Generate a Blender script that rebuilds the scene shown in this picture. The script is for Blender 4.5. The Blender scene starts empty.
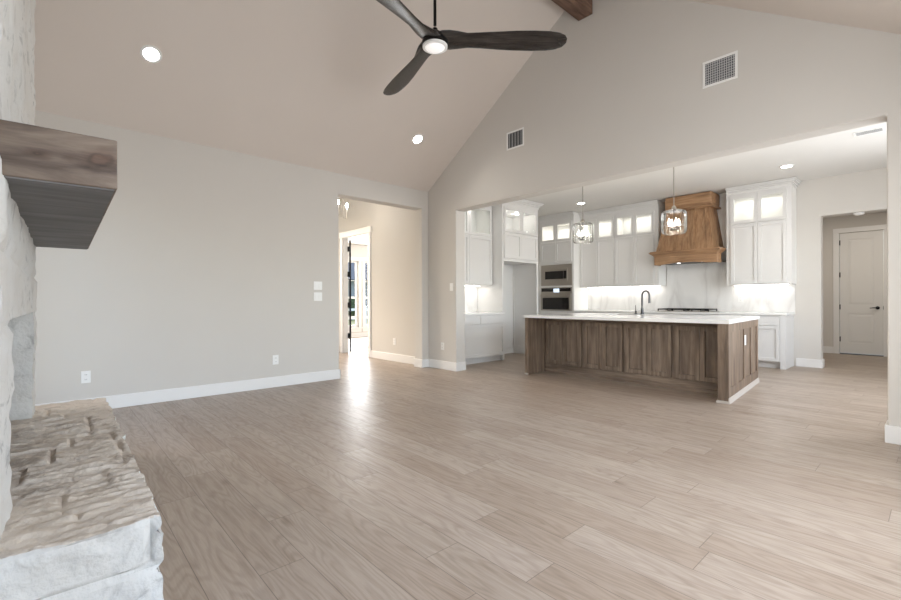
import bpy, bmesh, math, random
from mathutils import Vector, Matrix, noise
random.seed(11)
C = bpy.context.scene.collection
PI = math.pi

# ---------------------------------------------------------------- camera
cam_d = bpy.data.cameras.new('camera')
cam = bpy.data.objects.new('camera', cam_d)
C.objects.link(cam)
cam_d.sensor_fit = 'HORIZONTAL'
cam_d.sensor_width = 36.0
cam_d.lens = 36.0 * 450.0 / 901.0
cam_d.shift_y = 0.9 / 901.0
cam_d.clip_start = 0.02
cam_d.clip_end = 500
YAW = math.radians(47.524)
cam.matrix_world = (Matrix.Translation((5.794, -4.808, 1.10)) @ Matrix.Rotation(YAW, 4, 'Z')
                    @ Matrix.Rotation(PI / 2, 4, 'X') @ Matrix.Rotation(math.radians(-0.2), 4, 'Z'))
bpy.context.scene.camera = cam

# ---------------------------------------------------------------- world, sun, daylight
sc = bpy.context.scene
sc.view_settings.view_transform = 'Standard'
sc.view_settings.look = 'None'
sc.view_settings.gamma = 1
sc.view_settings.use_curve_mapping = False
sc.view_settings.exposure = 0.17
sc.cycles.use_denoising = True
sc.cycles.max_bounces = 12
sc.cycles.diffuse_bounces = 6
sc.cycles.glossy_bounces = 4
sc.cycles.transparent_max_bounces = 24
sc.cycles.sample_clamp_indirect = 4.0

world = bpy.data.worlds.new('world')
sc.world = world
world.use_nodes = True
wn = world.node_tree
wn.nodes.clear()
sky = wn.nodes.new('ShaderNodeTexSky')
sky.sky_type = 'NISHITA'
sky.sun_disc = False
sky.sun_elevation = math.radians(32)
sky.sun_rotation = math.radians(250)
sky.dust_density = 2.5
sky.ozone_density = 0.7
bg = wn.nodes.new('ShaderNodeBackground')
bg.inputs['Strength'].default_value = 0.7
wo = wn.nodes.new('ShaderNodeOutputWorld')
wn.links.new(sky.outputs[0], bg.inputs[0])
wn.links.new(bg.outputs[0], wo.inputs[0])


def light(name, kind, loc, energy, color=(1, 1, 1), size=None, size_y=None, aim=None, radius=None, parent=None, spread=None):
    d = bpy.data.lights.new(name, kind)
    d.energy = energy
    d.color = color
    if kind == 'AREA':
        d.shape = 'RECTANGLE' if size_y else 'SQUARE'
        d.size = size
        if size_y:
            d.size_y = size_y
        if spread:
            d.spread = spread
    if radius is not None:
        d.shadow_soft_size = radius
    o = bpy.data.objects.new(name, d)
    C.objects.link(o)
    if parent:
        o.parent = parent
    o.location = loc
    if aim is not None:
        o.rotation_euler = Vector(aim).to_track_quat('-Z', 'Y').to_euler()
    return o


sun = light('sun', 'SUN', (-20, 10, 15), 5.0, (1.0, 0.96, 0.9), aim=(1.0, -0.5, -0.56))
sun.data.angle = math.radians(1.0)
DAY = (0.96, 0.98, 1.0)
# daylight entering through the glazed openings of the right and rear walls
light('daylight_right_window', 'AREA', (6.17, -2.4, 1.45), 96, DAY, 2.9, 2.0, aim=(-1, 0, 0))
light('daylight_rear_window', 'AREA', (4.98, -5.27, 1.35), 3, DAY, 1.1, 2.2, aim=(0, 1, 0))
light('daylight_rear_window_far', 'AREA', (0.95, -5.27, 1.35), 5, DAY, 1.1, 2.2, aim=(0, 1, 0))
light('daylight_kitchen_window', 'AREA', (6.17, 1.9, 1.6), 82, DAY, 2.6, 1.9, aim=(-1, 0, 0))
light('daylight_study_window', 'AREA', (-6.24, 2.6, 1.35), 190, DAY, 2.1, 2.0, aim=(1, 0, 0))
light('study_fill_light', 'AREA', (-3.9, 4.55, 1.6), 70, DAY, 1.6, 1.8, aim=(-.4, -1, 0))  # added fill to brighten the study; the wall behind it has no window
light('daylight_foyer_window', 'AREA', (-3.9, -1.5, 1.8), 18, (1, 0.97, 0.93), 1.6, 2.2, aim=(1, 0, 0))


# ---------------------------------------------------------------- materials
def new_mat(name):
    m = bpy.data.materials.new(name)
    m.use_nodes = True
    nt = m.node_tree
    b = nt.nodes['Principled BSDF']
    return m, nt, b


def srgb(r, g, b):
    f = lambda c: (c / 255 / 12.92) if c <= 10 else ((c / 255 + 0.055) / 1.055) ** 2.4
    return (f(r), f(g), f(b), 1)


def plain(name, col, rough=0.6, metal=0.0, spec=0.5, bump=0.0, bscale=300, coat=0):
    m, nt, b = new_mat(name)
    b.inputs['Roughness'].default_value = rough
    b.inputs['Metallic'].default_value = metal
    b.inputs['Specular IOR Level'].default_value = spec
    b.inputs['Coat Weight'].default_value = coat
    tc = nt.nodes.new('ShaderNodeTexCoord')
    nz = nt.nodes.new('ShaderNodeTexNoise')
    nz.inputs['Scale'].default_value = 2.5
    nz.inputs['Detail'].default_value = 3
    nt.links.new(tc.outputs['Object'], nz.inputs['Vector'])
    mix = nt.nodes.new('ShaderNodeMix')
    mix.data_type = 'RGBA'
    mix.inputs['A'].default_value = col
    mix.inputs['B'].default_value = tuple(c * 0.965 for c in col[:3]) + (1,)
    nt.links.new(nz.outputs['Fac'], mix.inputs['Factor'])
    nt.links.new(mix.outputs['Result'], b.inputs['Base Color'])
    if bump:
        n2 = nt.nodes.new('ShaderNodeTexNoise')
        n2.inputs['Scale'].default_value = bscale
        n2.inputs['Detail'].default_value = 2
        nt.links.new(tc.outputs['Object'], n2.inputs['Vector'])
        bp = nt.nodes.new('ShaderNodeBump')
        bp.inputs['Strength'].default_value = bump
        bp.inputs['Distance'].default_value = 0.002
        nt.links.new(n2.outputs['Fac'], bp.inputs['Height'])
        nt.links.new(bp.outputs['Normal'], b.inputs['Normal'])
    return m


def emit(name, col, strength):
    m, nt, b = new_mat(name)
    b.inputs['Base Color'].default_value = col
    b.inputs['Emission Color'].default_value = col
    b.inputs['Emission Strength'].default_value = strength
    return m


def math_n(nt, op, a, b=None, c=None):
    n = nt.nodes.new('ShaderNodeMath')
    n.operation = op
    for i, v in enumerate((a, b, c)):
        if v is None:
            continue
        if isinstance(v, (int, float)):
            n.inputs[i].default_value = v
        else:
            nt.links.new(v, n.inputs[i])
    return n.outputs[0]


def ramp(nt, fac, stops):
    r = nt.nodes.new('ShaderNodeValToRGB')
    e = r.color_ramp.elements
    while len(e) < len(stops):
        e.new(0.5)
    for i, (p, c) in enumerate(stops):
        e[i].position = p
        e[i].color = c
    nt.links.new(fac, r.inputs[0])
    return r.outputs[0]


def mixc(nt, fac, a, b, mode='MIX'):
    n = nt.nodes.new('ShaderNodeMix')
    n.data_type = 'RGBA'
    n.blend_type = mode
    for key, v in (('Factor', fac), ('A', a), ('B', b)):
        if isinstance(v, (int, float, tuple)):
            n.inputs[key].default_value = v
        else:
            nt.links.new(v, n.inputs[key])
    return n.outputs['Result']


def floor_material():
    m, nt, b = new_mat('oak_plank_floor')
    geo = nt.nodes.new('ShaderNodeNewGeometry')
    sx = nt.nodes.new('ShaderNodeSeparateXYZ')
    nt.links.new(geo.outputs['Position'], sx.inputs[0])
    # planks run along x; slight skew as laid
    y = math_n(nt, 'ADD', sx.outputs['Y'], 20 * 0.19 + 0.5 + 0.19 * 20)
    y = math_n(nt, 'ADD', y, math_n(nt, 'MULTIPLY', sx.outputs['X'], 0.012))
    rowf = math_n(nt, 'DIVIDE', y, 0.19)
    row = math_n(nt, 'FLOOR', rowf)
    fy = math_n(nt, 'FRACT', rowf)
    wn1 = nt.nodes.new('ShaderNodeTexWhiteNoise')
    wn1.noise_dimensions = '1D'
    nt.links.new(row, wn1.inputs['W'])
    xs = math_n(nt, 'ADD', sx.outputs['X'], math_n(nt, 'MULTIPLY', wn1.outputs['Value'], 9.7))
    colf = math_n(nt, 'DIVIDE', math_n(nt, 'ADD', xs, 20), 1.35)
    col = math_n(nt, 'FLOOR', colf)
    fx = math_n(nt, 'FRACT', colf)
    cmb = nt.nodes.new('ShaderNodeCombineXYZ')
    nt.links.new(row, cmb.inputs[0])
    nt.links.new(col, cmb.inputs[1])
    wn2 = nt.nodes.new('ShaderNodeTexWhiteNoise')
    wn2.noise_dimensions = '2D'
    nt.links.new(cmb.outputs[0], wn2.inputs['Vector'])
    pid = wn2.outputs['Value']
    # grain coordinates with an offset per plank
    gx = math_n(nt, 'ADD', sx.outputs['X'], math_n(nt, 'MULTIPLY', pid, 37.0))
    gy = math_n(nt, 'ADD', sx.outputs['Y'], math_n(nt, 'MULTIPLY', pid, 11.0))
    gv = nt.nodes.new('ShaderNodeCombineXYZ')
    nt.links.new(math_n(nt, 'MULTIPLY', gx, 2.2), gv.inputs[0])
    nt.links.new(math_n(nt, 'MULTIPLY', gy, 26), gv.inputs[1])
    g1 = nt.nodes.new('ShaderNodeTexNoise')
    g1.inputs['Scale'].default_value = 1.0
    g1.inputs['Detail'].default_value = 6
    g1.inputs['Roughness'].default_value = 0.6
    nt.links.new(gv.outputs[0], g1.inputs['Vector'])
    # cathedral rings
    gv2 = nt.nodes.new('ShaderNodeCombineXYZ')
    nt.links.new(math_n(nt, 'MULTIPLY', gx, 1.1), gv2.inputs[0])
    nt.links.new(math_n(nt, 'MULTIPLY', gy, 7.0), gv2.inputs[1])
    g2 = nt.nodes.new('ShaderNodeTexNoise')
    g2.inputs['Scale'].default_value = 1.0
    g2.inputs['Detail'].default_value = 1.5
    nt.links.new(gv2.outputs[0], g2.inputs['Vector'])
    rings = math_n(nt, 'SINE', math_n(nt, 'MULTIPLY', g2.outputs['Fac'], 95.0))
    rings = math_n(nt, 'MULTIPLY_ADD', rings, 0.5, 0.5)
    fine = nt.nodes.new('ShaderNodeTexNoise')
    fine.inputs['Scale'].default_value = 1.0
    fine.inputs['Detail'].default_value = 3
    gv3 = nt.nodes.new('ShaderNodeCombineXYZ')
    nt.links.new(math_n(nt, 'MULTIPLY', gx, 9.0), gv3.inputs[0])
    nt.links.new(math_n(nt, 'MULTIPLY', gy, 160), gv3.inputs[1])
    nt.links.new(gv3.outputs[0], fine.inputs['Vector'])
    base = ramp(nt, pid, [(0.0, srgb(153, 137, 122)), (0.3, srgb(157, 142, 128)), (0.6, srgb(161, 147, 133)), (1.0, srgb(166, 152, 139))])
    tone = ramp(nt, g1.outputs['Fac'], [(0.30, (0.82, 0.79, 0.76, 1)), (0.5, (1, 1, 1, 1)), (0.72, (1.06, 1.06, 1.07, 1))])
    c = mixc(nt, 1.0, base, tone, 'MULTIPLY')
    rt = ramp(nt, rings, [(0.0, (0.84, 0.82, 0.80, 1)), (0.6, (1.02, 1.02, 1.02, 1))])
    c = mixc(nt, 0.8, c, rt, 'MULTIPLY')
    ft = ramp(nt, fine.outputs['Fac'], [(0.35, (0.88, 0.87, 0.86, 1)), (0.6, (1.03, 1.03, 1.03, 1))])
    c = mixc(nt, 0.7, c, ft, 'MULTIPLY')
    # knots
    vr = nt.nodes.new('ShaderNodeTexVoronoi')
    vr.inputs['Scale'].default_value = 1.0
    kv = nt.nodes.new('ShaderNodeCombineXYZ')
    nt.links.new(math_n(nt, 'MULTIPLY', gx, 1.3), kv.inputs[0])
    nt.links.new(math_n(nt, 'MULTIPLY', gy, 3.2), kv.inputs[1])
    nt.links.new(kv.outputs[0], vr.inputs['Vector'])
    kt = ramp(nt, vr.outputs['Distance'], [(0.0, (0.50, 0.44, 0.40, 1)), (0.035, (0.72, 0.68, 0.64, 1)), (0.11, (1, 1, 1, 1))])
    c = mixc(nt, 0.75, c, kt, 'MULTIPLY')
    # gaps
    dy = math_n(nt, 'MINIMUM', fy, math_n(nt, 'SUBTRACT', 1.0, fy))
    dx = math_n(nt, 'MINIMUM', fx, math_n(nt, 'SUBTRACT', 1.0, fx))
    gapy = math_n(nt, 'LESS_THAN', math_n(nt, 'MULTIPLY', dy, 0.19), 0.0016)
    gapx = math_n(nt, 'LESS_THAN', math_n(nt, 'MULTIPLY', dx, 1.35), 0.0016)
    gap = math_n(nt, 'MAXIMUM', gapy, gapx)
    c = mixc(nt, math_n(nt, 'MULTIPLY', gap, 0.75), c, srgb(96, 82, 72))
    nt.links.new(c, b.inputs['Base Color'])
    b.inputs['Roughness'].default_value = 0.36
    rr = ramp(nt, g1.outputs['Fac'], [(0.3, (0.44, 0.44, 0.44, 1)), (0.7, (0.34, 0.34, 0.34, 1))])
    nt.links.new(rr, b.inputs['Roughness'])
    b.inputs['Specular IOR Level'].default_value = 0.5
    bp = nt.nodes.new('ShaderNodeBump')
    bp.inputs['Strength'].default_value = 0.35
    bp.inputs['Distance'].default_value = 0.002
    h = math_n(nt, 'SUBTRACT', math_n(nt, 'MULTIPLY', fine.outputs['Fac'], 0.25), gap)
    nt.links.new(h, bp.inputs['Height'])
    nt.links.new(bp.outputs['Normal'], b.inputs['Normal'])
    return m


def wood(name, dark, mid, lite, axis='Z', scale=1.0, rough=0.5, knots=0.0, stretch=14.0):
    """stained wood, grain along axis of object space"""
    m, nt, b = new_mat(name)
    tc = nt.nodes.new('ShaderNodeTexCoord')
    mp = nt.nodes.new('ShaderNodeMapping')
    s = [stretch * scale] * 3
    s['XYZ'.index(axis)] = 1.2 * scale
    mp.inputs['Scale'].default_value = s
    nt.links.new(tc.outputs['Object'], mp.inputs['Vector'])
    n1 = nt.nodes.new('ShaderNodeTexNoise')
    n1.inputs['Scale'].default_value = 1.5
    n1.inputs['Detail'].default_value = 7
    n1.inputs['Roughness'].default_value = 0.62
    n1.inputs['Distortion'].default_value = 0.4
    nt.links.new(mp.outputs[0], n1.inputs['Vector'])
    n2 = nt.nodes.new('ShaderNodeTexNoise')
    n2.inputs['Scale'].default_value = 3.0
    n2.inputs['Detail'].default_value = 2
    nt.links.new(tc.outputs['Object'], n2.inputs['Vector'])
    c = ramp(nt, n1.outputs['Fac'], [(0.32, dark), (0.5, mid), (0.68, lite)])
    t = ramp(nt, n2.outputs['Fac'], [(0.3, (0.82, 0.82, 0.82, 1)), (0.7, (1.12, 1.12, 1.12, 1))])
    c = mixc(nt, 1.0, c, t, 'MULTIPLY')
    if knots:
        vr = nt.nodes.new('ShaderNodeTexVoronoi')
        vr.inputs['Scale'].default_value = knots
        nt.links.new(tc.outputs['Object'], vr.inputs['Vector'])
        k = ramp(nt, vr.outputs['Distance'], [(0.0, (0.18, 0.10, 0.07, 1)), (0.10, (0.62, 0.42, 0.34, 1)), (0.17, (0.55, 0.48, 0.44, 1)), (0.3, (1, 1, 1, 1))])
        c = mixc(nt, 0.85, c, k, 'MULTIPLY')
    nt.links.new(c, b.inputs['Base Color'])
    b.inputs['Roughness'].default_value = rough
    bp = nt.nodes.new('ShaderNodeBump')
    bp.inputs['Strength'].default_value = 0.25
    bp.inputs['Distance'].default_value = 0.002
    nt.links.new(n1.outputs['Fac'], bp.inputs['Height'])
    nt.links.new(bp.outputs['Normal'], b.inputs['Normal'])
    return m


def add_knots(m, spots):
    """round grain knots on the end face of a timber, in object space (y, z)"""
    nt = m.node_tree
    b = nt.nodes['Principled BSDF']
    col = b.inputs['Base Color'].links[0].from_socket
    tc = nt.nodes.new('ShaderNodeTexCoord')
    nz = nt.nodes.new('ShaderNodeTexNoise')
    nz.inputs['Scale'].default_value = 14
    nt.links.new(tc.outputs['Object'], nz.inputs['Vector'])
    sx = nt.nodes.new('ShaderNodeSeparateXYZ')
    nt.links.new(tc.outputs['Object'], sx.inputs[0])
    wob = math_n(nt, 'MULTIPLY', math_n(nt, 'SUBTRACT', nz.outputs['Fac'], 0.5), 0.06)
    for (p, k) in spots:
        dy = math_n(nt, 'DIVIDE', math_n(nt, 'SUBTRACT', sx.outputs['Y'], p[1]), 1.7 * k)
        dz = math_n(nt, 'DIVIDE', math_n(nt, 'SUBTRACT', sx.outputs['Z'], p[2]), k)
        d = math_n(nt, 'SQRT', math_n(nt, 'ADD', math_n(nt, 'MULTIPLY', dy, dy), math_n(nt, 'MULTIPLY', dz, dz)))
        d = math_n(nt, 'ADD', d, wob)
        kc = ramp(nt, d, [(0.0, (.95, .80, .72, 1)), (0.009, (.75, .58, .50, 1)), (0.013, (.42, .36, .33, 1)), (0.022, (.78, .70, .66, 1)), (0.045, (1, 1, 1, 1))])
        col = mixc(nt, 1.0, col, kc, 'MULTIPLY')
    nt.links.new(col, b.inputs['Base Color'])


def stone(name, base, vein, warm, vscale=6.0, amount=0.5):
    m, nt, b = new_mat(name)
    tc = nt.nodes.new('ShaderNodeTexCoord')
    n1 = nt.nodes.new('ShaderNodeTexNoise')
    n1.inputs['Scale'].default_value = vscale
    n1.inputs['Detail'].default_value = 8
    n1.inputs['Roughness'].default_value = 0.65
    n1.inputs['Distortion'].default_value = 1.2
    nt.links.new(tc.outputs['Object'], n1.inputs['Vector'])
    n2 = nt.nodes.new('ShaderNodeTexNoise')
    n2.inputs['Scale'].default_value = 2.2
    n2.inputs['Detail'].default_value = 4
    nt.links.new(tc.outputs['Object'], n2.inputs['Vector'])
    c = ramp(nt, n1.outputs['Fac'], [(0.30, vein), (0.30 + 0.2 * amount, base), (0.75, base)])
    w = ramp(nt, n2.outputs['Fac'], [(0.42, (0, 0, 0, 1)), (0.68, (1, 1, 1, 1))])
    c = mixc(nt, w, c, warm)
    nt.links.new(c, b.inputs['Base Color'])
    b.inputs['Roughness'].default_value = 0.9
    b.inputs['Specular IOR Level'].default_value = 0.2
    n3 = nt.nodes.new('ShaderNodeTexNoise')
    n3.inputs['Scale'].default_value = 45
    n3.inputs['Detail'].default_value = 8
    nt.links.new(tc.outputs['Object'], n3.inputs['Vector'])
    bp = nt.nodes.new('ShaderNodeBump')
    bp.inputs['Strength'].default_value = 0.7
    bp.inputs['Distance'].default_value = 0.008
    nt.links.new(n3.outputs['Fac'], bp.inputs['Height'])
    nt.links.new(bp.outputs['Normal'], b.inputs['Normal'])
    return m


def marble(name):
    m, nt, b = new_mat(name)
    tc = nt.nodes.new('ShaderNodeTexCoord')
    mp = nt.nodes.new('ShaderNodeMapping')
    mp.inputs['Rotation'].default_value = (0, math.radians(35), 0)
    mp.inputs['Scale'].default_value = (1.5, 1, 0.45)
    nt.links.new(tc.outputs['Object'], mp.inputs['Vector'])
    n1 = nt.nodes.new('ShaderNodeTexNoise')
    n1.inputs['Scale'].default_value = 1.6
    n1.inputs['Detail'].default_value = 7
    n1.inputs['Distortion'].default_value = 0.6
    nt.links.new(mp.outputs[0], n1.inputs['Vector'])
    d = math_n(nt, 'ABSOLUTE', math_n(nt, 'SUBTRACT', n1.outputs['Fac'], 0.5))
    c = ramp(nt, d, [(0.0, srgb(214, 212, 210)), (0.05, srgb(226, 225, 223)), (0.14, srgb(234, 233, 231))])
    nt.links.new(c, b.inputs['Base Color'])
    b.inputs['Roughness'].default_value = 0.22
    return m


def glass_mat(name, tint=(1, 1, 1, 1), gloss=0.12, rough=0.02):
    """thin pane: mostly clear with a Fresnel reflection"""
    m = bpy.data.materials.new(name)
    m.use_nodes = True
    nt = m.node_tree
    nt.nodes.clear()
    out = nt.nodes.new('ShaderNodeOutputMaterial')
    tr = nt.nodes.new('ShaderNodeBsdfTransparent')
    tr.inputs[0].default_value = tint
    gl = nt.nodes.new('ShaderNodeBsdfGlossy')
    gl.inputs['Roughness'].default_value = rough
    lw = nt.nodes.new('ShaderNodeLayerWeight')
    lw.inputs['Blend'].default_value = gloss
    mx = nt.nodes.new('ShaderNodeMixShader')
    nt.links.new(lw.outputs['Fresnel'], mx.inputs[0])
    nt.links.new(tr.outputs[0], mx.inputs[1])
    nt.links.new(gl.outputs[0], mx.inputs[2])
    nt.links.new(mx.outputs[0], out.inputs[0])
    return m


M = {}
M['wall'] = plain('greige_wall_paint', srgb(209, 205, 199), 0.85, spec=0.25, bump=0.25)
M['ceiling'] = plain('greige_ceiling_paint', srgb(217, 208, 200), 0.9, spec=0.2, bump=0.2)
M['kceiling'] = plain('white_ceiling_paint', srgb(224, 222, 218), 0.9, spec=0.2, bump=0.2)
M['trim'] = plain('white_trim_paint', srgb(232, 231, 229), 0.4)
M['cab'] = plain('white_cabinet_paint', srgb(222, 221, 219), 0.38)
M['cabin'] = plain('cabinet_interior_paint', srgb(238, 237, 234), 0.5)
M['door'] = plain('white_door_paint', srgb(226, 225, 222), 0.4)
M['shoe'] = plain('pale_shoe_moulding', srgb(188, 180, 171), 0.5)  # paler than the island oak, painting in the highlight along its bottom edge
M['linerdark'] = plain('dark_hood_liner', srgb(70, 62, 56), 0.4, 0.6)
M['louvre'] = plain('grey_louvre', srgb(190, 190, 190), 0.5)
M['black'] = plain('black_metal', srgb(24, 23, 23), 0.35, 0.6)
M['blackgloss'] = plain('black_glass', srgb(20, 17, 17), 0.08, 0.0)
M['steel'] = plain('brushed_stainless_steel', srgb(176, 170, 162), 0.32, 0.9)
M['darksteel'] = plain('gunmetal_faucet', srgb(88, 87, 88), 0.28, 0.95)
M['quartz'] = plain('white_quartz', srgb(238, 237, 235), 0.14)
M['plate'] = plain('white_plastic', srgb(238, 238, 236), 0.35)
M['slot'] = plain('dark_slot', srgb(105, 107, 108), 0.6)
M['ventdark'] = plain('vent_interior', srgb(84, 86, 88), 0.8)
M['glass'] = glass_mat('window_glass')
M['cabglass'] = glass_mat('cabinet_glass', (0.97, 0.98, 0.98, 1), 0.15)
M['pglass'] = glass_mat('pendant_glass', (0.97, 0.97, 0.96, 1), 0.22, 0.12)
M['floor'] = floor_material()
M['island'] = wood('grey_brown_oak', srgb(94, 78, 64), srgb(120, 102, 86), srgb(144, 126, 108), 'Z', 1.0, 0.5)
M['islandx'] = wood('grey_brown_oak_rail', srgb(94, 78, 64), srgb(120, 102, 86), srgb(144, 126, 108), 'X', 1.0, 0.5)
M['hood'] = wood('honey_oak', srgb(128, 96, 68), srgb(158, 122, 89), srgb(178, 143, 109), 'Z', 1.3, 0.45)
M['hoodx'] = wood('honey_oak_rail', srgb(128, 96, 68), srgb(158, 122, 89), srgb(178, 143, 109), 'X', 1.3, 0.45)
M['mantel'] = wood('weathered_brown_timber', srgb(66, 54, 47), srgb(106, 91, 80), srgb(134, 119, 106), 'Y', 1.4, 0.6, stretch=9)
add_knots(M['mantel'], [((0, .212, 1.537), 1.0), ((0, .075, 1.53), .45)])
M['underboard'] = wood('grey_underside_wood', srgb(88, 87, 88), srgb(104, 103, 104), srgb(120, 119, 119), 'Y', 1.0, 0.6)  # greyer and more even in tone than the mantel timber
M['beam'] = wood('dark_walnut_beam', srgb(72, 53, 44), srgb(112, 86, 71), srgb(138, 110, 92), 'Y', 1.0, 0.6, knots=2.0)
M['stone'] = stone('white_limestone', srgb(204, 204, 202), srgb(134, 136, 137), srgb(198, 195, 190), 7.0, 0.75)
M['ledge'] = stone('tan_split_limestone', srgb(206, 197, 186), srgb(146, 135, 124), srgb(190, 179, 166), 9.0, 1.0)
M['firebrick'] = plain('firebox_brick', srgb(60, 56, 53), 0.95, spec=0.1, bump=0.6, bscale=60)
M['marble'] = marble('white_marble')
M['blade'] = wood('black_stained_blade', srgb(30, 28, 27), srgb(46, 42, 40), srgb(66, 61, 57), 'X', 2.0, 0.27)
M['bulb'] = emit('lit_bulb', (1.0, 0.93, 0.82, 1), 40)
M['lens'] = emit('lit_lens', (1.0, 0.97, 0.93, 1), 25)
M['fanlens'] = emit('lit_fan_lens', (0.9, 0.87, 0.85, 1), 0.45)
M['strip'] = emit('lit_led_strip', (1.0, 0.97, 0.93, 1), 5)
M['display'] = emit('lit_display', (0.75, 0.86, 1.0, 1), 0.7)
M['grass'] = plain('lawn_grass', srgb(112, 118, 74), 0.95, bump=0.6, bscale=40)
M['roof'] = plain('grey_shingle', srgb(108, 106, 106), 0.9, bump=0.5, bscale=30)
M['siding'] = plain('grey_siding', srgb(150, 150, 150), 0.8)
M['leaf'] = plain('hedge_leaf', srgb(74, 84, 52), 0.9, bump=0.8, bscale=20)
M['fence'] = plain('white_fence', srgb(220, 220, 218), 0.6)
M['bark'] = plain('bark', srgb(80, 66, 54), 0.9)


# ---------------------------------------------------------------- mesh helpers
class MB:
    """collects shapes in world (or root-local) coordinates"""

    def __init__(s):
        s.bm = bmesh.new()

    def box(s, x0, x1, y0, y1, z0, z1, mi=0):
        x0, x1 = min(x0, x1), max(x0, x1)
        y0, y1 = min(y0, y1), max(y0, y1)
        z0, z1 = min(z0, z1), max(z0, z1)
        v = [s.bm.verts.new(p) for p in ((x0, y0, z0), (x1, y0, z0), (x1, y1, z0), (x0, y1, z0),
                                         (x0, y0, z1), (x1, y0, z1), (x1, y1, z1), (x0, y1, z1))]
        for f in ((0, 3, 2, 1), (4, 5, 6, 7), (0, 1, 5, 4), (1, 2, 6, 5), (2, 3, 7, 6), (3, 0, 4, 7)):
            fc = s.bm.faces.new([v[i] for i in f])
            fc.material_index = mi
        return s

    def hexa(s, pts, mi=0):
        """eight corners: bottom four counter-clockwise, top four"""
        v = [s.bm.verts.new(p) for p in pts]
        for f in ((0, 3, 2, 1), (4, 5, 6, 7), (0, 1, 5, 4), (1, 2, 6, 5), (2, 3, 7, 6), (3, 0, 4, 7)):
            s.bm.faces.new([v[i] for i in f]).material_index = mi
        return s

    def prism(s, poly, axis, a, b, mi=0):
        """extrude a 2D polygon along axis between a and b; poly in the other two axes order"""
        def P(p, t):
            return {'X': (t, p[0], p[1]), 'Y': (p[0], t, p[1]), 'Z': (p[0], p[1], t)}[axis]
        va = [s.bm.verts.new(P(p, a)) for p in poly]
        vb = [s.bm.verts.new(P(p, b)) for p in poly]
        n = len(poly)
        s.bm.faces.new(va).material_index = mi
        s.bm.faces.new(vb[::-1]).material_index = mi
        for i in range(n):
            s.bm.faces.new((va[i], vb[i], vb[(i + 1) % n], va[(i + 1) % n])).material_index = mi
        return s

    def lathe(s, c, prof, seg=24, axis='Z', closed=True):
        """prof list of (radius, height)"""
        rings = []
        for r, h in prof:
            ring = []
            for k in range(seg):
                a = 2 * PI * k / seg
                u, w = r * math.cos(a), r * math.sin(a)
                if axis == 'Z':
                    p = (c[0] + u, c[1] + w, c[2] + h)
                elif axis == 'Y':
                    p = (c[0] + u, c[1] + h, c[2] + w)
                else:
                    p = (c[0] + h, c[1] + u, c[2] + w)
                ring.append(s.bm.verts.new(p))
            rings.append(ring)
        for a, b in zip(rings, rings[1:]):
            for k in range(seg):
                s.bm.faces.new((a[k], a[(k + 1) % seg], b[(k + 1) % seg], b[k]))
        if closed:
            s.bm.faces.new(rings[0][::-1])
            s.bm.faces.new(rings[-1])
        return s

    def tube(s, pts, r, seg=12):
        pts = [Vector(p) for p in pts]
        rings = []
        prev = None
        for i, p in enumerate(pts):
            t = (pts[min(i + 1, len(pts) - 1)] - pts[max(i - 1, 0)]).normalized()
            ref = prev if prev is not None else (Vector((0, 0, 1)) if abs(t.z) < 0.9 else Vector((1, 0, 0)))
            u = (ref - t * ref.dot(t)).normalized()
            prev = u
            w = t.cross(u)
            rr = r[i] if isinstance(r, (list, tuple)) else r
            rings.append([s.bm.verts.new(p + (u * math.cos(2 * PI * k / seg) + w * math.sin(2 * PI * k / seg)) * rr) for k in range(seg)])
        for a, b in zip(rings, rings[1:]):
            for k in range(seg):
                s.bm.faces.new((a[k], a[(k + 1) % seg], b[(k + 1) % seg], b[k]))
        s.bm.faces.new(rings[0][::-1])
        s.bm.faces.new(rings[-1])
        return s

    def build(s, name, mats, parent=None, smooth=False, bevel=0.0, kind=None, local=False):
        bmesh.ops.recalc_face_normals(s.bm, faces=s.bm.faces)
        me = bpy.data.meshes.new(name)
        if parent is not None and not local:
            off = Vector((0, 0, 0))
            q = parent
            while q is not None:
                off += Vector(q.location)
                q = q.parent
            bmesh.ops.translate(s.bm, verts=s.bm.verts, vec=-off)
        s.bm.to_mesh(me)
        s.bm.free()
        if not isinstance(mats, (list, tuple)):
            mats = [mats]
        for m in mats:
            me.materials.append(m)
        if smooth:
            for p in me.polygons:
                p.use_smooth = True
            try:
                me.set_sharp_from_angle(angle=math.radians(40))
            except Exception:
                pass
        o = bpy.data.objects.new(name, me)
        C.objects.link(o)
        if parent is not None:
            o.parent = parent
        if bevel:
            bv = o.modifiers.new('bevel', 'BEVEL')
            bv.width = bevel
            bv.segments = 2
            bv.limit_method = 'ANGLE'
        if kind:
            o['kind'] = kind
        return o


def tag(o, label, cat, group=None):
    o['label'] = label
    o['category'] = cat
    if group:
        o['group'] = group
    return o


def root(name, loc, label, cat, group=None, rz=0):
    o = bpy.data.objects.new(name, None)
    o.empty_display_size = 0.1
    C.objects.link(o)
    o.location = loc
    o.rotation_euler = (0, 0, rz)
    return tag(o, label, cat, group)


def copy_tree(o, parent=None):
    c = o.copy()
    C.objects.link(c)
    if parent:
        c.parent = parent
    for ch in list(o.children):
        copy_tree(ch, c)
    return c


def struct(name, mb, mat, bevel=0.0):
    return mb.build(name, mat, kind='structure', bevel=bevel)


# ================================================================ STRUCTURE
RX, RS, EZ = 2.93, 0.665, 2.92          # ridge x, roof slope, eave height
KC = 3.05                               # kitchen ceiling
OX0, OX1, OZ = 0.672, 5.51, 2.517       # wide opening in the gable wall
WR = 6.2                                # right wall
apex = EZ + RS * RX
rz_ = apex - RS * (WR - RX)

f = MB().box(-6.6, 6.4, -5.6, 7.6, -0.12, 0)
struct('floor', f, M['floor'])

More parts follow.
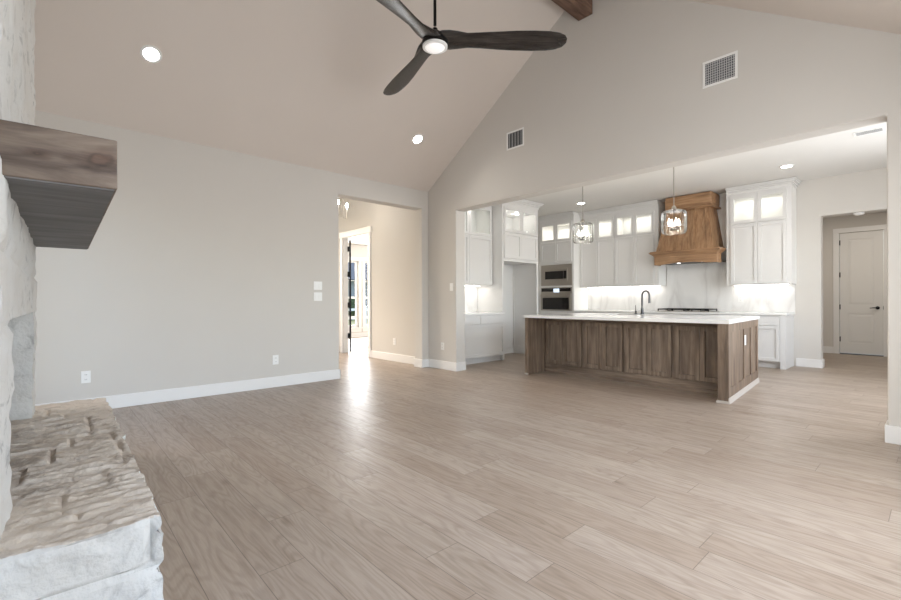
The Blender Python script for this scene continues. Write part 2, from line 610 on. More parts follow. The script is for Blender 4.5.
g = MB().prism([(-0.2, 0), (OX0, 0), (OX0, OZ), (OX1, OZ), (OX1, 0), (WR + .15, 0), (WR + .15, rz_ + .3), (RX, apex + .3), (-0.2, EZ + .1)], 'Y', 0, 0.2)
struct('wall_gable', g, M['wall'], bevel=0.012)

g = MB().prism([(-5.55, 0), (-1.655, 0), (-1.655, 2.625), (-0.14, 2.625), (-0.14, 0), (0.0, 0), (0.0, EZ + .25), (-5.55, EZ + .25)], 'X', -0.2, 0)
struct('wall_left', g, M['wall'], bevel=0.010)

# rear (fireplace) wall with two window openings, right wall with window openings
ry = -5.3
g = MB()
g.box(-.2, .4, ry - .15, ry, 0, apex + .3).box(1.5, 4.43, ry - .15, ry, 0, apex + .3).box(5.53, WR + .15, ry - .15, ry, 0, apex + .3)
for a, b in ((.4, 1.5), (4.43, 5.53)):
    g.box(a, b, ry - .15, ry, 0, .25).box(a, b, ry - .15, ry, 2.45, apex + .3)
struct('wall_rear', g, M['wall'])
g = MB()
g.box(WR, WR + .15, -5.3, -4.15, 0, 3.2).box(WR, WR + .15, -.95, 0.95 - .35, 0, 3.2).box(WR, WR + .15, 3.2, 7.4, 0, 3.2)
g.box(WR, WR + .15, -4.15, -.95, 0, .2).box(WR, WR + .15, -4.15, -.95, 2.5, 3.2)
g.box(WR, WR + .15, .6, 3.2, 0, .65).box(WR, WR + .15, .6, 3.2, 2.55, 3.2)
struct('wall_right', g, M['wall'])

# vaulted ceiling (two slopes)
t = 0.12
g = MB().prism([(-.2, EZ - RS * .2), (RX, apex), (WR + .15, apex - RS * (WR + .15 - RX)), (WR + .15, apex - RS * (WR + .15 - RX) + t), (RX, apex + t), (-.2, EZ - RS * .2 + t)], 'Y', -5.45, 0)
struct('ceiling', g, M['ceiling'])
struct('ceiling_kitchen', MB().box(-.76, WR + .15, .2, 4.6, KC, KC + .1), M['kceiling'])

# kitchen shell
struct('wall_kitchen_back', MB().prism([(-.76, 0), (4.485, 0), (4.485, 2.44), (5.85, 2.44), (5.85, 0), (WR + .15, 0), (WR + .15, KC + .05), (-.76, KC + .05)], 'Y', 4.45, 4.63), M['wall'], bevel=0.012)
struct('wall_kitchen_left', MB().box(-.76, -.35, .2, 2.7, 0, KC + .05).box(-.76, -.60, 2.7, 4.45, 0, KC + .05), M['wall'])
# hall beyond
struct('wall_hall_back', MB().prism([(3.8, 0), (4.385, 0), (4.385, 2.445), (5.035, 2.445), (5.035, 0), (6.35, 0), (6.35, 2.9), (3.8, 2.9)], 'Y', 7.2, 7.35), M['wall'])
struct('wall_hall_left', MB().box(3.66, 3.8, 4.63, 7.35, 0, 2.9), M['wall'])
struct('ceiling_hall', MB().box(3.66, 6.35, 4.63, 7.35, 2.78, 2.9), M['kceiling'])
# foyer and study
struct('wall_foyer', MB().prism([(-6.3, 0), (-2.86, 0), (-2.86, 2.45), (-1.86, 2.45), (-1.86, 0), (-.2, 0), (-.2, 3.35), (-6.3, 3.35)], 'Y', 0, 0.12), M['wall'], bevel=0.004)
struct('wall_foyer_rear', MB().box(-4.2, -.2, -3.2, -3.05, 0, 3.35), M['wall'])
g = MB().box(-4.2, -4.05, -3.05, -2.4, 0, 3.35).box(-4.2, -4.05, -.6, 0, 0, 3.35).box(-4.2, -4.05, -2.4, -.6, 0, .4).box(-4.2, -4.05, -2.4, -.6, 3.0, 3.35)
struct('wall_foyer_left', g, M['wall'])
struct('ceiling_foyer', MB().box(-4.2, -.2, -3.2, 0.0, 3.35, 3.45), M['kceiling'])
SX = -6.3
g = MB().box(SX - .15, SX, 0, 1.52, 0, 3.0).box(SX - .15, SX, 2.44, 2.66, 0, 3.0).box(SX - .15, SX, 3.58, 4.6, 0, 3.0)
for a, b in ((1.52, 2.44), (2.66, 3.58)):
    g.box(SX - .15, SX, a, b, 0, .30).box(SX - .15, SX, a, b, 2.34, 3.0)
struct('wall_study_left', g, M['wall'])
struct('wall_study_back', MB().box(SX - .15, -.765, 4.6, 4.75, 0, 3.0), M['wall'])
struct('wall_study_right', MB().box(-.88, -.765, .12, 4.6, 0, 3.0), M['wall'])
struct('ceiling_study', MB().box(SX - .15, -.765, .12, 4.75, 2.85, 2.95), M['kceiling'])


# baseboards
def base(name, x0, x1, y0, y1):
    struct(name, MB().box(x0, x1, y0, y1, 0, .135), M['trim'], bevel=0.004)


BT = 0.016
base('baseboard_left', 0, BT, -5.3, -1.64)
base('baseboard_left_jamb', -.2, BT, -.156, -.14)
base('baseboard_left_pier', 0, BT, -.14, 0)
base('baseboard_left_near_jamb', -.2, BT, -1.655, -1.64)
base('baseboard_gable', BT, OX0 + BT, -BT, 0)
base('baseboard_gable_jamb', OX0, OX0 + BT, 0, .2)
base('baseboard_gable_right', OX1 - BT, WR, -BT, 0)
base('baseboard_gable_right_jamb', OX1 - BT, OX1, 0, .2)
base('baseboard_kitchen', 4.16, 4.485 + BT, 4.45 - BT, 4.45)
base('baseboard_kitchen_jamb', 4.485, 4.485 + BT, 4.45, 4.63)
base('baseboard_hall', 3.8, 4.29, 7.2 - BT, 7.2)
base('baseboard_hall_right', 5.13, 6.2, 7.2 - BT, 7.2)
base('baseboard_foyer', -1.77, -.2, -BT, 0)
base('baseboard_study', SX, SX + BT, .12, 4.6)
base('baseboard_right', WR - BT, WR, -5.3, -BT)

# casings (trim)
struct('trim_1', MB().box(-2.95, -2.86, -.02, 0, 0, 2.45).box(-1.86, -1.77, -.02, 0, 0, 2.45).box(-2.98, -1.74, -.024, 0, 2.45, 2.57)
       .box(-2.86, -2.845, 0, .12, 0, 2.45).box(-1.875, -1.86, 0, .12, 0, 2.45).box(-2.845, -1.875, 0, .12, 2.435, 2.45), M['trim'], bevel=0.003)
struct('trim_2', MB().box(4.29, 4.385, 7.18, 7.2, 0, 2.445).box(5.035, 5.13, 7.18, 7.2, 0, 2.445).box(4.29, 5.13, 7.18, 7.2, 2.445, 2.54), M['trim'], bevel=0.003)


# study windows
def window(name, y0, y1, z0, z1, x):
    fr = MB()
    w = .05
    fr.box(x - .12, x - .05, y0, y0 + w, z0, z1).box(x - .12, x - .05, y1 - w, y1, z0, z1)
    fr.box(x - .12, x - .05, y0 + w, y1 - w, z0, z0 + .07).box(x - .12, x - .05, y0 + w, y1 - w, z1 - .05, z1)
    zm = 1.21
    fr.box(x - .12, x - .05, y0 + w, y1 - w, zm - .035, zm + .035)
    fr.box(x - .10, x - .07, y0 + w, y1 - w, .56, .64)
    fr.box(x - .10, x - .07, y0 + w, y1 - w, 1.72, 1.74)
    fr = fr.build(name, M['trim'], kind='structure')
    gl = MB().box(x - .088, x - .084, y0 + w, y1 - w, z0 + .07, z1 - .05).build('glass', M['glass'], fr)
    # casing inside
    cs = MB().box(x, x + .02, y0 - .09, y0, z0 - .02, z1).box(x, x + .02, y1, y1 + .09, z0 - .02, z1).box(x, x + .022, y0 - .11, y1 + .11, z1, z1 + .11)
    cs.box(x, x + .05, y0 - .11, y1 + .11, z0 - .04, z0).box(x, x + .018, y0 - .09, y1 + .09, z0 - .14, z0 - .04)
    cs.build('casing', M['trim'], fr, bevel=0.002)
    return fr


window('window_1', 1.52, 2.44, .30, 2.34, SX)
window('window_2', 2.66, 3.58, .30, 2.34, SX)


def plain_window(name, x0, x1, y0, y1, z0, z1, nx):
    """multi-light window filling an opening behind the camera"""
    fr = MB()
    alongx = (x1 - x0) > (y1 - y0)
    a0, a1 = (x0, x1) if alongx else (y0, y1)

    def bx(p, q, za, zb):
        if alongx:
            fr.box(p, q, y0, y1, za, zb)
        else:
            fr.box(x0, x1, p, q, za, zb)
    w = .05
    bx(a0, a0 + w, z0, z1)
    bx(a1 - w, a1, z0, z1)
    bx(a0 + w, a1 - w, z0, z0 + w)
    bx(a0 + w, a1 - w, z1 - w, z1)
    for i in range(1, nx):
        c = a0 + (a1 - a0) * i / nx
        bx(c - .04, c + .04, z0 + w, z1 - w)
    o = fr.build(name, M['trim'], kind='structure')
    g_ = MB()
    if alongx:
        g_.box(a0 + w, a1 - w, (y0 + y1) / 2 - .002, (y0 + y1) / 2 + .002, z0 + w, z1 - w)
    else:
        g_.box((x0 + x1) / 2 - .002, (x0 + x1) / 2 + .002, a0 + w, a1 - w, z0 + w, z1 - w)
    g_.build('glass', M['glass'], o)


plain_window('window_3', WR + .05, WR + .11, -4.15, -.95, .2, 2.5, 3)
plain_window('window_4', WR + .05, WR + .11, .6, 3.2, .65, 2.55, 2)
plain_window('window_5', 4.43, 5.53, ry - .11, ry - .05, .25, 2.45, 1)
plain_window('window_6', .4, 1.5, ry - .11, ry - .05, .25, 2.45, 1)
plain_window('window_7', -4.16, -4.10, -2.4, -.6, .4, 3.0, 2)


# doors
def panel_door(name, x0, x1, y, z0, z1):
    """two-panel door, face towards -y at y"""
    d = MB()
    T = .035
    w = .125
    zs = [(z0 + .21, z0 + .80), (z0 + .97, z1 - .135)]
    d.box(x0, x0 + w, y, y + T, z0, z1).box(x1 - w, x1, y, y + T, z0, z1)
    d.box(x0 + w, x1 - w, y, y + T, z0, zs[0][0]).box(x0 + w, x1 - w, y, y + T, zs[0][1], zs[1][0]).box(x0 + w, x1 - w, y, y + T, zs[1][1], z1)
    for a, b in zs:
        d.box(x0 + w, x1 - w, y + .012, y + T - .008, a, b)
        # raised field with sloped edge
        i = .05
        q = [(x0 + w + .012, y + .012, a + .012), (x1 - w - .012, y + .012, a + .012), (x1 - w - .012, y + .012, b - .012), (x0 + w + .012, y + .012, b - .012)]
        r = [(x0 + w + i, y + .003, a + i), (x1 - w - i, y + .003, a + i), (x1 - w - i, y + .003, b - i), (x0 + w + i, y + .003, b - i)]
        d.hexa(q + r)
    return d.build(name, M['door'], kind='structure', bevel=0.002)


d2 = panel_door('door_1', 4.39, 5.03, 7.215, .018, 2.44)
for z in (.30, .95, 1.60, 2.25):
    o = MB().box(4.378, 4.402, 7.2, 7.216, z - .05, z + .05).build('hinge', M['black'], d2)
hb = MB().lathe((4.95, 7.215, .935), [(.028, 0), (.032, -.008), (.030, -.014), (.011, -.018), (.011, -.045)], axis='Y', seg=20)
hb.tube([(4.95, 7.172, .935), (4.90, 7.168, .937), (4.84, 7.17, .930)], [.011, .010, .007], 10)
o = hb.build('lever_handle', M['black'], d2, smooth=True)
o['label'] = 'black lever handle'
MB().box(4.39, 5.03, 7.2, 7.26, 0.0, .014).build('threshold', M['black'], d2)
MB().box(5.028, 5.046, 7.2, 7.216, .90, .97).build('strike_plate', M['black'], d2)

# study door standing wide open into the study, seen edge-on
d3 = MB()
d3.box(0, .037, 0, .12, .02, 2.42).box(0, .037, .80, .92, .02, 2.42).box(0, .037, .12, .80, .02, .27).box(0, .037, .12, .80, 2.28, 2.42)
for z in (.77, 1.27, 1.77):
    d3.box(.006, .030, .12, .80, z - .012, z + .012)
d3.box(.006, .030, .45, .47, .27, 2.28)
d3 = d3.build('door_2', M['door'], kind='structure')
d3.location = (-2.835, .135, 0)
d3.rotation_euler = (0, 0, math.radians(60.3))
MB().box(.016, .020, .12, .80, .27, 2.28).build('glass', M['glass'], d3, local=True)
MB().box(-.001, .038, -.008, 0, .02, 2.42).build('weather_seal', M['black'], d3, local=True)
for z in (.36, 1.02, 1.68, 2.22):
    MB().box(-.035, .03, -.03, -.008, z - .055, z + .055).build('hinge', M['black'], d3, bevel=0.003, local=True)

# ================================================================ CEILING BEAM
b = MB().box(2.845, 3.035, -4.80, -.002, 4.46, apex - .055)
tag(b.build('ceiling_beam', M['beam'], bevel=0.008), 'dark stained timber ridge beam running along the vaulted ceiling peak', 'beam')

# ================================================================ FIREPLACE
FR = root('stone_fireplace', (2.95, -4.853, 0), 'white limestone fireplace with raised hearth and thick timber mantel', 'fireplace', rz=math.radians(-1.69))


class Ash:
    """irregular ashlar pattern; height above the nominal face at (u, v)"""

    def __init__(s, seed, u0, u1, v0, v1, hmin, hmax, lmin, lmax, amp, groove, fu=9, fv=14, fine=0.75):
        s.fu, s.fv, s.fine = fu, fv, fine
        r = random.Random(seed)
        s.amp, s.groove, s.seed = amp, groove, seed
        s.rows = []
        v = v0
        while v < v1 + .3:
            h = r.uniform(hmin, hmax)
            st = []
            u = u0 - r.uniform(0, lmax)
            while u < u1 + .3:
                l = r.uniform(lmin, lmax)
                st.append((u, u + l, r.uniform(-.5, .5), r.uniform(-1, 1), r.uniform(-1, 1)))
                u += l
            s.rows.append((v, v + h, st))
            v += h

    def h(s, u, v):
        wv = v + .012 * noise.noise(Vector((u * 3, s.seed, v * 2)))
        wu = u + .012 * noise.noise(Vector((u * 2, s.seed + 9, v * 5)))
        for a, b_, st in s.rows:
            if a <= wv < b_:
                for c, d, k, t1, t2 in st:
                    if c <= wu < d:
                        e_ = min(wv - a, b_ - wv, wu - c, d - wu)
                        g_ = min(1, max(0, e_ / .016))
                        g_ = g_ * g_ * (3 - 2 * g_)
                        cu, cv = (wu - (c + d) / 2) / (d - c), (wv - (a + b_) / 2) / (b_ - a)
                        rough = noise.fractal(Vector((u * s.fu, s.seed * 3.1, v * s.fv)), 0.8, 2.1, 5)
                        return -s.groove * (1 - g_) + s.amp * g_ * (k + .5 * t1 * cu + .6 * t2 * cv + s.fine * rough)
        return 0


def stone_box(mb, x0, x1, y0, y1, z0, z1, step, pats, top=None, mtop=0):
    """closed grid box whose faces are pushed along their normals; pats: dict face->Ash; shared edge vertices take both pushes"""
    n = [max(1, round((b_ - a) / step)) for a, b_ in ((x0, x1), (y0, y1), (z0, z1))]
    lo, hi = (x0, y0, z0), (x1, y1, z1)
    vs = {}

    def P(i):
        return [lo[k] + (hi[k] - lo[k]) * i[k] / n[k] for k in range(3)]

    def V(i):
        if i in vs:
            return vs[i]
        p = P(i)
        q = Vector(p)
        for ax in range(3):
            for sd in (0, 1):
                if i[ax] == (n[ax] if sd else 0):
                    pt = pats.get((ax, sd))
                    if pt:
                        uv = {0: (p[1], p[2]), 1: (p[0], p[2]), 2: (p[1], p[0])}[ax]
                        q[ax] += (1 if sd else -1) * pt.h(*uv)
        if top:
            q = top(q)
        vs[i] = mb.bm.verts.new(q)
        return vs[i]
    for ax in range(3):
        o1, o2 = [k for k in range(3) if k != ax]
        for sd in (0, 1):
            for a in range(n[o1]):
                for c in range(n[o2]):
                    def I(da, dc):
                        i = [0, 0, 0]
                        i[ax] = n[ax] if sd else 0
                        i[o1] = a + da
                        i[o2] = c + dc
                        return tuple(i)
                    fc = mb.bm.faces.new([V(I(0, 0)), V(I(1, 0)), V(I(1, 1)), V(I(0, 1))])
                    if ax == 2 and sd == 1:
                        fc.material_index = mtop
    return mb


face = Ash(5, -1.3, 1.3, 0, 4.8, .16, .32, .30, .75, .010, .010)
side = Ash(8, -.6, .3, 0, 4.8, .16, .32, .30, .6, .012, .010)
BX0, BX1 = -1.05, 1.10
JX0, JX1, JZ = -.75, .75, 1.045
HZ = .42


def to_ceiling(q):
    if q.z > 2.0:
        lim = EZ + RS * RX - RS * abs(q.x + .02) - .005
        q.z = 2.0 + (q.z - 2.0) * (lim - 2.0) / 2.2
    return q


st = MB()
P4 = {(1, 1): face, (0, 0): side, (0, 1): side}
stone_box(st, BX0, BX1, -.38, 0, JZ, 4.2, .03, P4, top=to_ceiling)
stone_box(st, BX0, JX0, -.38, 0, .0, JZ + .01, .03, {(1, 1): face, (0, 0): side, (0, 1): side})
stone_box(st, JX1, BX1, -.38, 0, .0, JZ + .01, .03, {(1, 1): face, (0, 0): side, (0, 1): side})
st.build('stone_body', M['stone'], FR, smooth=True, local=True)
fb = MB().box(JX0, JX1, -.38, -.34, HZ, JZ).box(JX0, JX0 + .05, -.34, -.14, HZ, JZ).box(JX1 - .05, JX1, -.34, -.14, HZ, JZ)
fb.build('firebox', M['firebrick'], FR, local=True)
caps = Ash(21, -.6, .5, -1.4, 1.4, .12, .26, .16, .42, .010, .006, 7, 30, 1.1)
hend = Ash(22, -.6, .5, -.05, .6, .11, .17, .5, .9, .010, .012)
hfront = Ash(23, -1.4, 1.4, -.05, .6, .11, .17, .3, .7, .012, .014)
hb_ = MB()
stone_box(hb_, -1.21, 1.165, -.38, .365, 0, HZ, .0095, {(2, 1): caps, (0, 1): hend, (0, 0): hend, (1, 1): hfront}, mtop=1)
hb_.build('hearth', [M['stone'], M['ledge']], FR, smooth=True, local=True)
mt = MB().box(-1.03, 1.08, -.03, .262, 1.455, 1.61)
mt = mt.build('mantel', M['mantel'], FR, bevel=0.004, local=True)
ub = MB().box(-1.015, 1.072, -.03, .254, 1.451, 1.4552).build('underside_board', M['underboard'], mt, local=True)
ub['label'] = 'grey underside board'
mt['label'] = 'weathered brown timber mantel beam'

# ================================================================ CEILING FAN
FZ = 3.25
fan = root('ceiling_fan', (2.94, -2.36, FZ), 'black three-blade ceiling fan with round light hanging from the ridge beam', 'ceiling fan')
MB().lathe((0, 0, 0), [(.02, .125), (.026, .10), (.055, .085), (.085, .062), (.105, .03), (.112, 0), (.110, -.012), (.09, -.025)], 32).build('motor_housing', M['black'], fan, smooth=True, local=True)
MB().lathe((0, 0, 0), [(.013, .15), (.013, 1.16)], 16).build('downrod', M['black'], fan, smooth=True, local=True)
MB().lathe((0, 0, 0), [(.03, 1.13), (.07, 1.16), (.075, 1.208)], 24).build('ceiling_canopy', M['black'], fan, smooth=True, local=True)
MB().lathe((0, 0, 0), [(.104, -.02), (.104, -.035), (.082, -.040), (.080, -.02)], 36).build('light_ring', M['plate'], fan, smooth=True, local=True)
lens = MB().lathe((0, 0, 0), [(.08, -.022), (.080, -.036), (.06, -.05), (.03, -.056), (.004, -.058)], 32).build('light_lens', M['fanlens'], fan, smooth=True, local=True)


def blade_mesh():
    mb = MB()
    secs = [  # radius, leading offset, trailing offset, thickness, pitch deg, z
        (0.01, 0.075, -0.075, 0.06, -9, 0.03), (0.06, 0.100, -0.100, 0.062, -11, 0.03), (0.12, 0.104, -0.104, 0.052, -13, 0.028), (0.19, 0.090, -0.096, 0.034, -15, 0.024),
        (0.27, 0.072, -0.079, 0.022, -16, 0.02), (0.38, 0.077, -0.085, 0.016, -16, 0.018), (0.52, 0.090, -0.095, 0.013, -15, 0.016),
        (0.67, 0.101, -0.106, 0.012, -14, 0.014), (0.82, 0.106, -0.110, 0.011, -13, 0.012), (0.94, 0.103, -0.104, 0.01, -13, 0.011),
        (1.02, 0.088, -0.090, 0.009, -13, 0.01), (1.07, 0.063, -0.065, 0.008, -13, 0.01), (1.095, 0.023, -0.027, 0.005, -13, 0.01)]
    rings = []
    for r, a, b_, th, pt, z in secs:
        ring = []
        cp, sp = math.cos(math.radians(pt)), math.sin(math.radians(pt))
        mid, hw = (a + b_) / 2, (a - b_) / 2
        for k in range(16):
            an = 2 * PI * k / 16
            y = mid + hw * math.cos(an)
            zz = th / 2 * math.sin(an)
            ring.append(mb.bm.verts.new((r, y * cp - zz * sp, z + y * sp + zz * cp)))
        rings.append(ring)
    for p, q in zip(rings, rings[1:]):
        for k in range(16):
            mb.bm.faces.new((p[k], p[(k + 1) % 16], q[(k + 1) % 16], q[k]))
    mb.bm.faces.new(rings[0])
    mb.bm.faces.new(rings[-1][::-1])
    return mb


bl = blade_mesh().build('blade', M['blade'], fan, smooth=True, local=True)
for i, a in enumerate((47, 166, 286)):
    o = bl if i == 0 else bl.copy()
    if i:
        C.objects.link(o)
    o.rotation_euler = (0, 0, math.radians(a))


# ================================================================ RECESSED LIGHTS
def recessed(loc, normal, label, group, rad=.066, power=12, lens_m=None):
    r = root('recessed_light', loc, label, 'recessed light', group)
    MB().lathe((0, 0, 0), [(rad, 0.001), (rad + .022, 0.001), (rad + .02, .007), (rad, .010), (rad, 0.001)], 32, closed=False).build('trim_ring', M['plate'], r, smooth=True, local=True)
    MB().lathe((0, 0, 0), [(rad, 0.002), (rad, .006)], 32).build('lens', lens_m or M['lens'], r, local=True)
    r.rotation_euler = Vector(normal).to_track_quat('Z', 'Y').to_euler()
    l = light('recessed_lamp', 'SPOT', (0, 0, .03), power, (1, .95, .88), radius=.06, parent=r)
    l.data.spot_size = math.radians(130)
    l.data.spot_blend = 1.0
    l.rotation_euler = (PI, 0, 0)
    return r


nl = Vector((RS, 0, -1)).normalized()
nr = Vector((-RS, 0, -1)).normalized()
recessed((.773, -4.02, EZ + RS * .773), nl, 'bright recessed light on the sloped ceiling nearest the stone chimney', 'recessed lights in the vaulted ceiling', power=35)
recessed((.742, -.812, EZ + RS * .742), nl, 'bright recessed light on the sloped ceiling near the foyer opening', 'recessed lights in the vaulted ceiling', power=35)
recessed((4.27, 3.24, KC), (0, 0, -1), 'lit recessed light in the kitchen ceiling right of the range hood', 'recessed lights in the kitchen ceiling', power=20)
recessed((.92, 3.21, KC), (0, 0, -1), 'lit recessed light in the kitchen ceiling above the oven side', 'recessed lights in the kitchen ceiling', power=20)


# ================================================================ VENTS
def vent(name_label, w, h, nbars, loc, rot, cross=True):
    """vent in local XZ plane, facing -y"""
    r = root('air_vent', loc, name_label, 'air vent')
    r.rotation_euler = rot
    fwid = .022
    fr = MB()
    fr.box(-w / 2, w / 2, -.008, 0, h / 2 - fwid, h / 2).box(-w / 2, w / 2, -.008, 0, -h / 2, -h / 2 + fwid)
    fr.box(-w / 2, -w / 2 + fwid, -.008, 0, -h / 2 + fwid, h / 2 - fwid).box(w / 2 - fwid, w / 2, -.008, 0, -h / 2 + fwid, h / 2 - fwid)
    fr.build('frame', M['plate'], r, bevel=0.002, local=True)
    MB().box(-w / 2 + fwid, w / 2 - fwid, -.002, -.0005, -h / 2 + fwid, h / 2 - fwid).build('backing', M['ventdark'], r, local=True)
    lv = MB()
    iw = w - 2 * fwid
    for k in range(nbars):
        x = -iw / 2 + iw * (k + .5) / nbars
        lv.box(x - .003, x + .003, -.0065, -.002, -h / 2 + fwid, h / 2 - fwid)
    if cross:
        for k in range(9):
            z = -h / 2 + fwid + (h - 2 * fwid) * (k + .5) / 9
            lv.box(-iw / 2, iw / 2, -.0045, -.002, z - .0025, z + .0025)
    lv.build('louvres', M['louvre'], r, local=True)
    return r


vent('white square return vent high on the gable wall, larger of two', .30, .255, 13, (4.365, 0, 3.295), (0, 0, 0))
vent('small white square vent on the gable wall near the roof slope', .30, .245, 5, (1.865, 0, 3.305), (0, 0, 0), False)
vent('long narrow white vent in the kitchen ceiling by the opening', .27, .18, 14, (5.225, 2.31, KC), (PI / 2, 0, 0))


# ================================================================ PLATES
def plate(name, label, cat, loc, rz, w=.075, h=.12, kind='outlet', gang=1, group=None):
    r = root(name, loc, label, cat, group)
    r.rotation_euler = (0, 0, rz)
    MB().box(-w / 2, w / 2, -.006, 0, -h / 2, h / 2).build('cover_plate', M['plate'], r, bevel=0.002, local=True)
    if kind == 'outlet':
        for s in (-1, 1):
            so = MB().box(-.016, .016, -.0075, -.006, s * .024 - .014, s * .024 + .014).build('socket', M['plate'], r, bevel=0.001, local=True)
            MB().box(-.008, -.005, -.0082, -.0075, s * .024 - .006, s * .024 + .006).box(.005, .008, -.0082, -.0075, s * .024 - .006, s * .024 + .006).build('slots', M['slot'], so, local=True)
    else:
        for g_ in range(gang):
            x = (g_ - (gang - 1) / 2) * .046
            MB().box(x - .016, x + .016, -.009, -.006, -.033, .033).build('rocker', M['plate'], r, bevel=0.001, local=True)
    return r


L = PI / 2  # facing +x
plate('wall_outlet', 'white outlet on the left wall just beyond the stone hearth', 'outlet', (0, -4.46, .35), L)
plate('wall_outlet', 'white outlet low on the left wall nearer the foyer opening', 'outlet', (0, -2.56, .35), L)
plate('light_switch', 'upper white double switch plate on left wall beside foyer opening', 'light switch', (0, -1.975, 1.315), L, w=.12, h=.115, kind='switch', gang=2)
plate('light_switch', 'lower white double switch plate on left wall beside foyer opening', 'light switch', (0, -1.975, 1.165), L, w=.12, h=.115, kind='switch', gang=2)
plate('light_switch', 'white single switch plate on narrow wall left of kitchen opening', 'light switch', (.57, 0, 1.32), 0, kind='switch')
plate('wall_outlet', 'white outlet low on narrow wall left of kitchen opening', 'outlet', (.35, 0, .37), 0)
plate('wall_outlet', 'faint white outlet low on foyer wall right of the study doorway', 'outlet', (-.98, 0, .36), 0)
plate('wall_outlet', 'white outlet on backsplash right of hood, nearer the hood', 'outlet', (3.37, 4.428, 1.12), 0)
plate('wall_outlet', 'white outlet on backsplash right of hood, nearer the cabinet end', 'outlet', (3.90, 4.428, 1.12), 0)


# ================================================================ CABINETRY
def tf(o_, facing):
    """returns box adder: u along the run, d outwards from the front plane, v up"""
    if facing == 'y':   # faces -y; o_ = y of the front plane
        return lambda mb, u0, u1, d0, d1, v0, v1: mb.box(u0, u1, o_ - d1, o_ - d0, v0, v1)
    return lambda mb, u0, u1, d0, d1, v0, v1: mb.box(o_ + d0, o_ + d1, u0, u1, v0, v1)


def shaker(parent, T, u0, u1, v0, v1, mats=None, glass=False, rail=.052, th=.022, name='cabinet_door'):
    mats = mats or M['cab']
    mb = MB()
    gp = .002
    u0, u1, v0, v1 = u0 + gp, u1 - gp, v0 + gp, v1 - gp
    T(mb, u0, u0 + rail, 0, th, v0, v1)
    T(mb, u1 - rail, u1, 0, th, v0, v1)
    T(mb, u0 + rail, u1 - rail, 0, th, v0, v0 + rail)
    T(mb, u0 + rail, u1 - rail, 0, th, v1 - rail, v1)
    if not glass:
        T(mb, u0 + rail, u1 - rail, 0, .006, v0 + rail, v1 - rail)
    d = mb.build(name, mats, parent, bevel=0.0015)
    if glass:
        mb = MB()
        T(mb, u0 + rail, u1 - rail, .006, .010, v0 + rail, v1 - rail)
        mb.build('glass_pane', M['cabglass'], d)
    return d


def upper_cabinet(label, facing, fp, back, u0, u1, z0, zs, zt, divs, crown=True, group=None, ends=(0, 0), lamp=4, doorz=None, crown_ends=(0, 0)):
    """wall cabinet: solid doors z0..zs, lit glass doors zs..zt, crown to ceiling. divs = door edges"""
    depth = abs(back - fp)
    loc = ((u0 + u1) / 2, (fp + back) / 2, z0) if facing == 'y' else ((fp + back) / 2, (u0 + u1) / 2, z0)
    r = root('wall_cabinet', loc, label, 'wall cabinet', group)
    T = tf(fp, facing)
    b_ = MB()
    D = -depth
    T(b_, u0, u0 + .018, D, 0, z0, KC - .005)
    T(b_, u1 - .018, u1, D, 0, z0, KC - .005)
    T(b_, u0 + .018, u1 - .018, D, D + .012, z0, zt)
    T(b_, u0 + .018, u1 - .018, D + .012, 0, z0, z0 + .018)
    T(b_, u0 + .018, u1 - .018, D + .012, 0, zs - .01, zs + .01)
    T(b_, u0 + .018, u1 - .018, D + .012, 0, zt, zt + .018)
    T(b_, u0 + .018, u1 - .018, 0 - .018, 0, zt + .018, KC - .005)
    r_b = b_.build('carcass', M['cabin'], r)
    # face frame
    ff = MB()
    e0, e1 = divs[0], divs[-1]
    T(ff, u0, e0 + .001, 0, .004, z0 + .012, zt - .012)
    T(ff, e1 - .001, u1, 0, .004, z0 + .012, zt - .012)
    T(ff, u0, u1, 0, .004, zt - .012, KC - .09)
    T(ff, u0, u1, 0, .004, z0, z0 + .012)
    ff.build('face_frame', M['cab'], r)
    if zs - z0 > .2:
        for a, c in zip(divs, divs[1:]):
            shaker(r, T2(T), a, c, z0 + .012, zs - .004)
    for a, c in zip(divs, divs[1:]):
        shaker(r, T2(T), a, c, zs + .004, zt - .012, glass=True)
    if crown:
        cr = MB()
        A, B_ = u0, u1
        steps = ((.012, KC - .115, KC - .075), (.03, KC - .075, KC - .05), (.055, KC - .05, KC - .025), (.07, KC - .025, KC - .004))
        for o_, za, zb in steps:
            ea = o_ if crown_ends[0] else 0
            eb = o_ if crown_ends[1] else 0
            T(cr, A - ea, B_ + eb, -.01 if not (ea or eb) else D, .004 + o_, za, zb)
        cr.build('crown_moulding', M['cab'], r, bevel=0.004)
    # interior lamp
    if lamp:
        mid = (u0 + u1) / 2
        p = (mid, fp + depth * .55, zt - .03) if facing == 'y' else (fp - depth * .55, mid, zt - .03)
        l = light('cabinet_puck_lamp', 'AREA', Vector(p) - Vector(loc), lamp, (1, .96, .9), (u1 - u0) * .8, .08, aim=(0, 0, -1), parent=r)
    return r


def T2(T):
    """offset the door plane out by the face frame"""
    return lambda mb, u0, u1, d0, d1, v0, v1: T(mb, u0, u1, d0 + .004, d1 + .004, v0, v1)


KB = 4.45
UF = 4.10
CT = .885       # counter top height

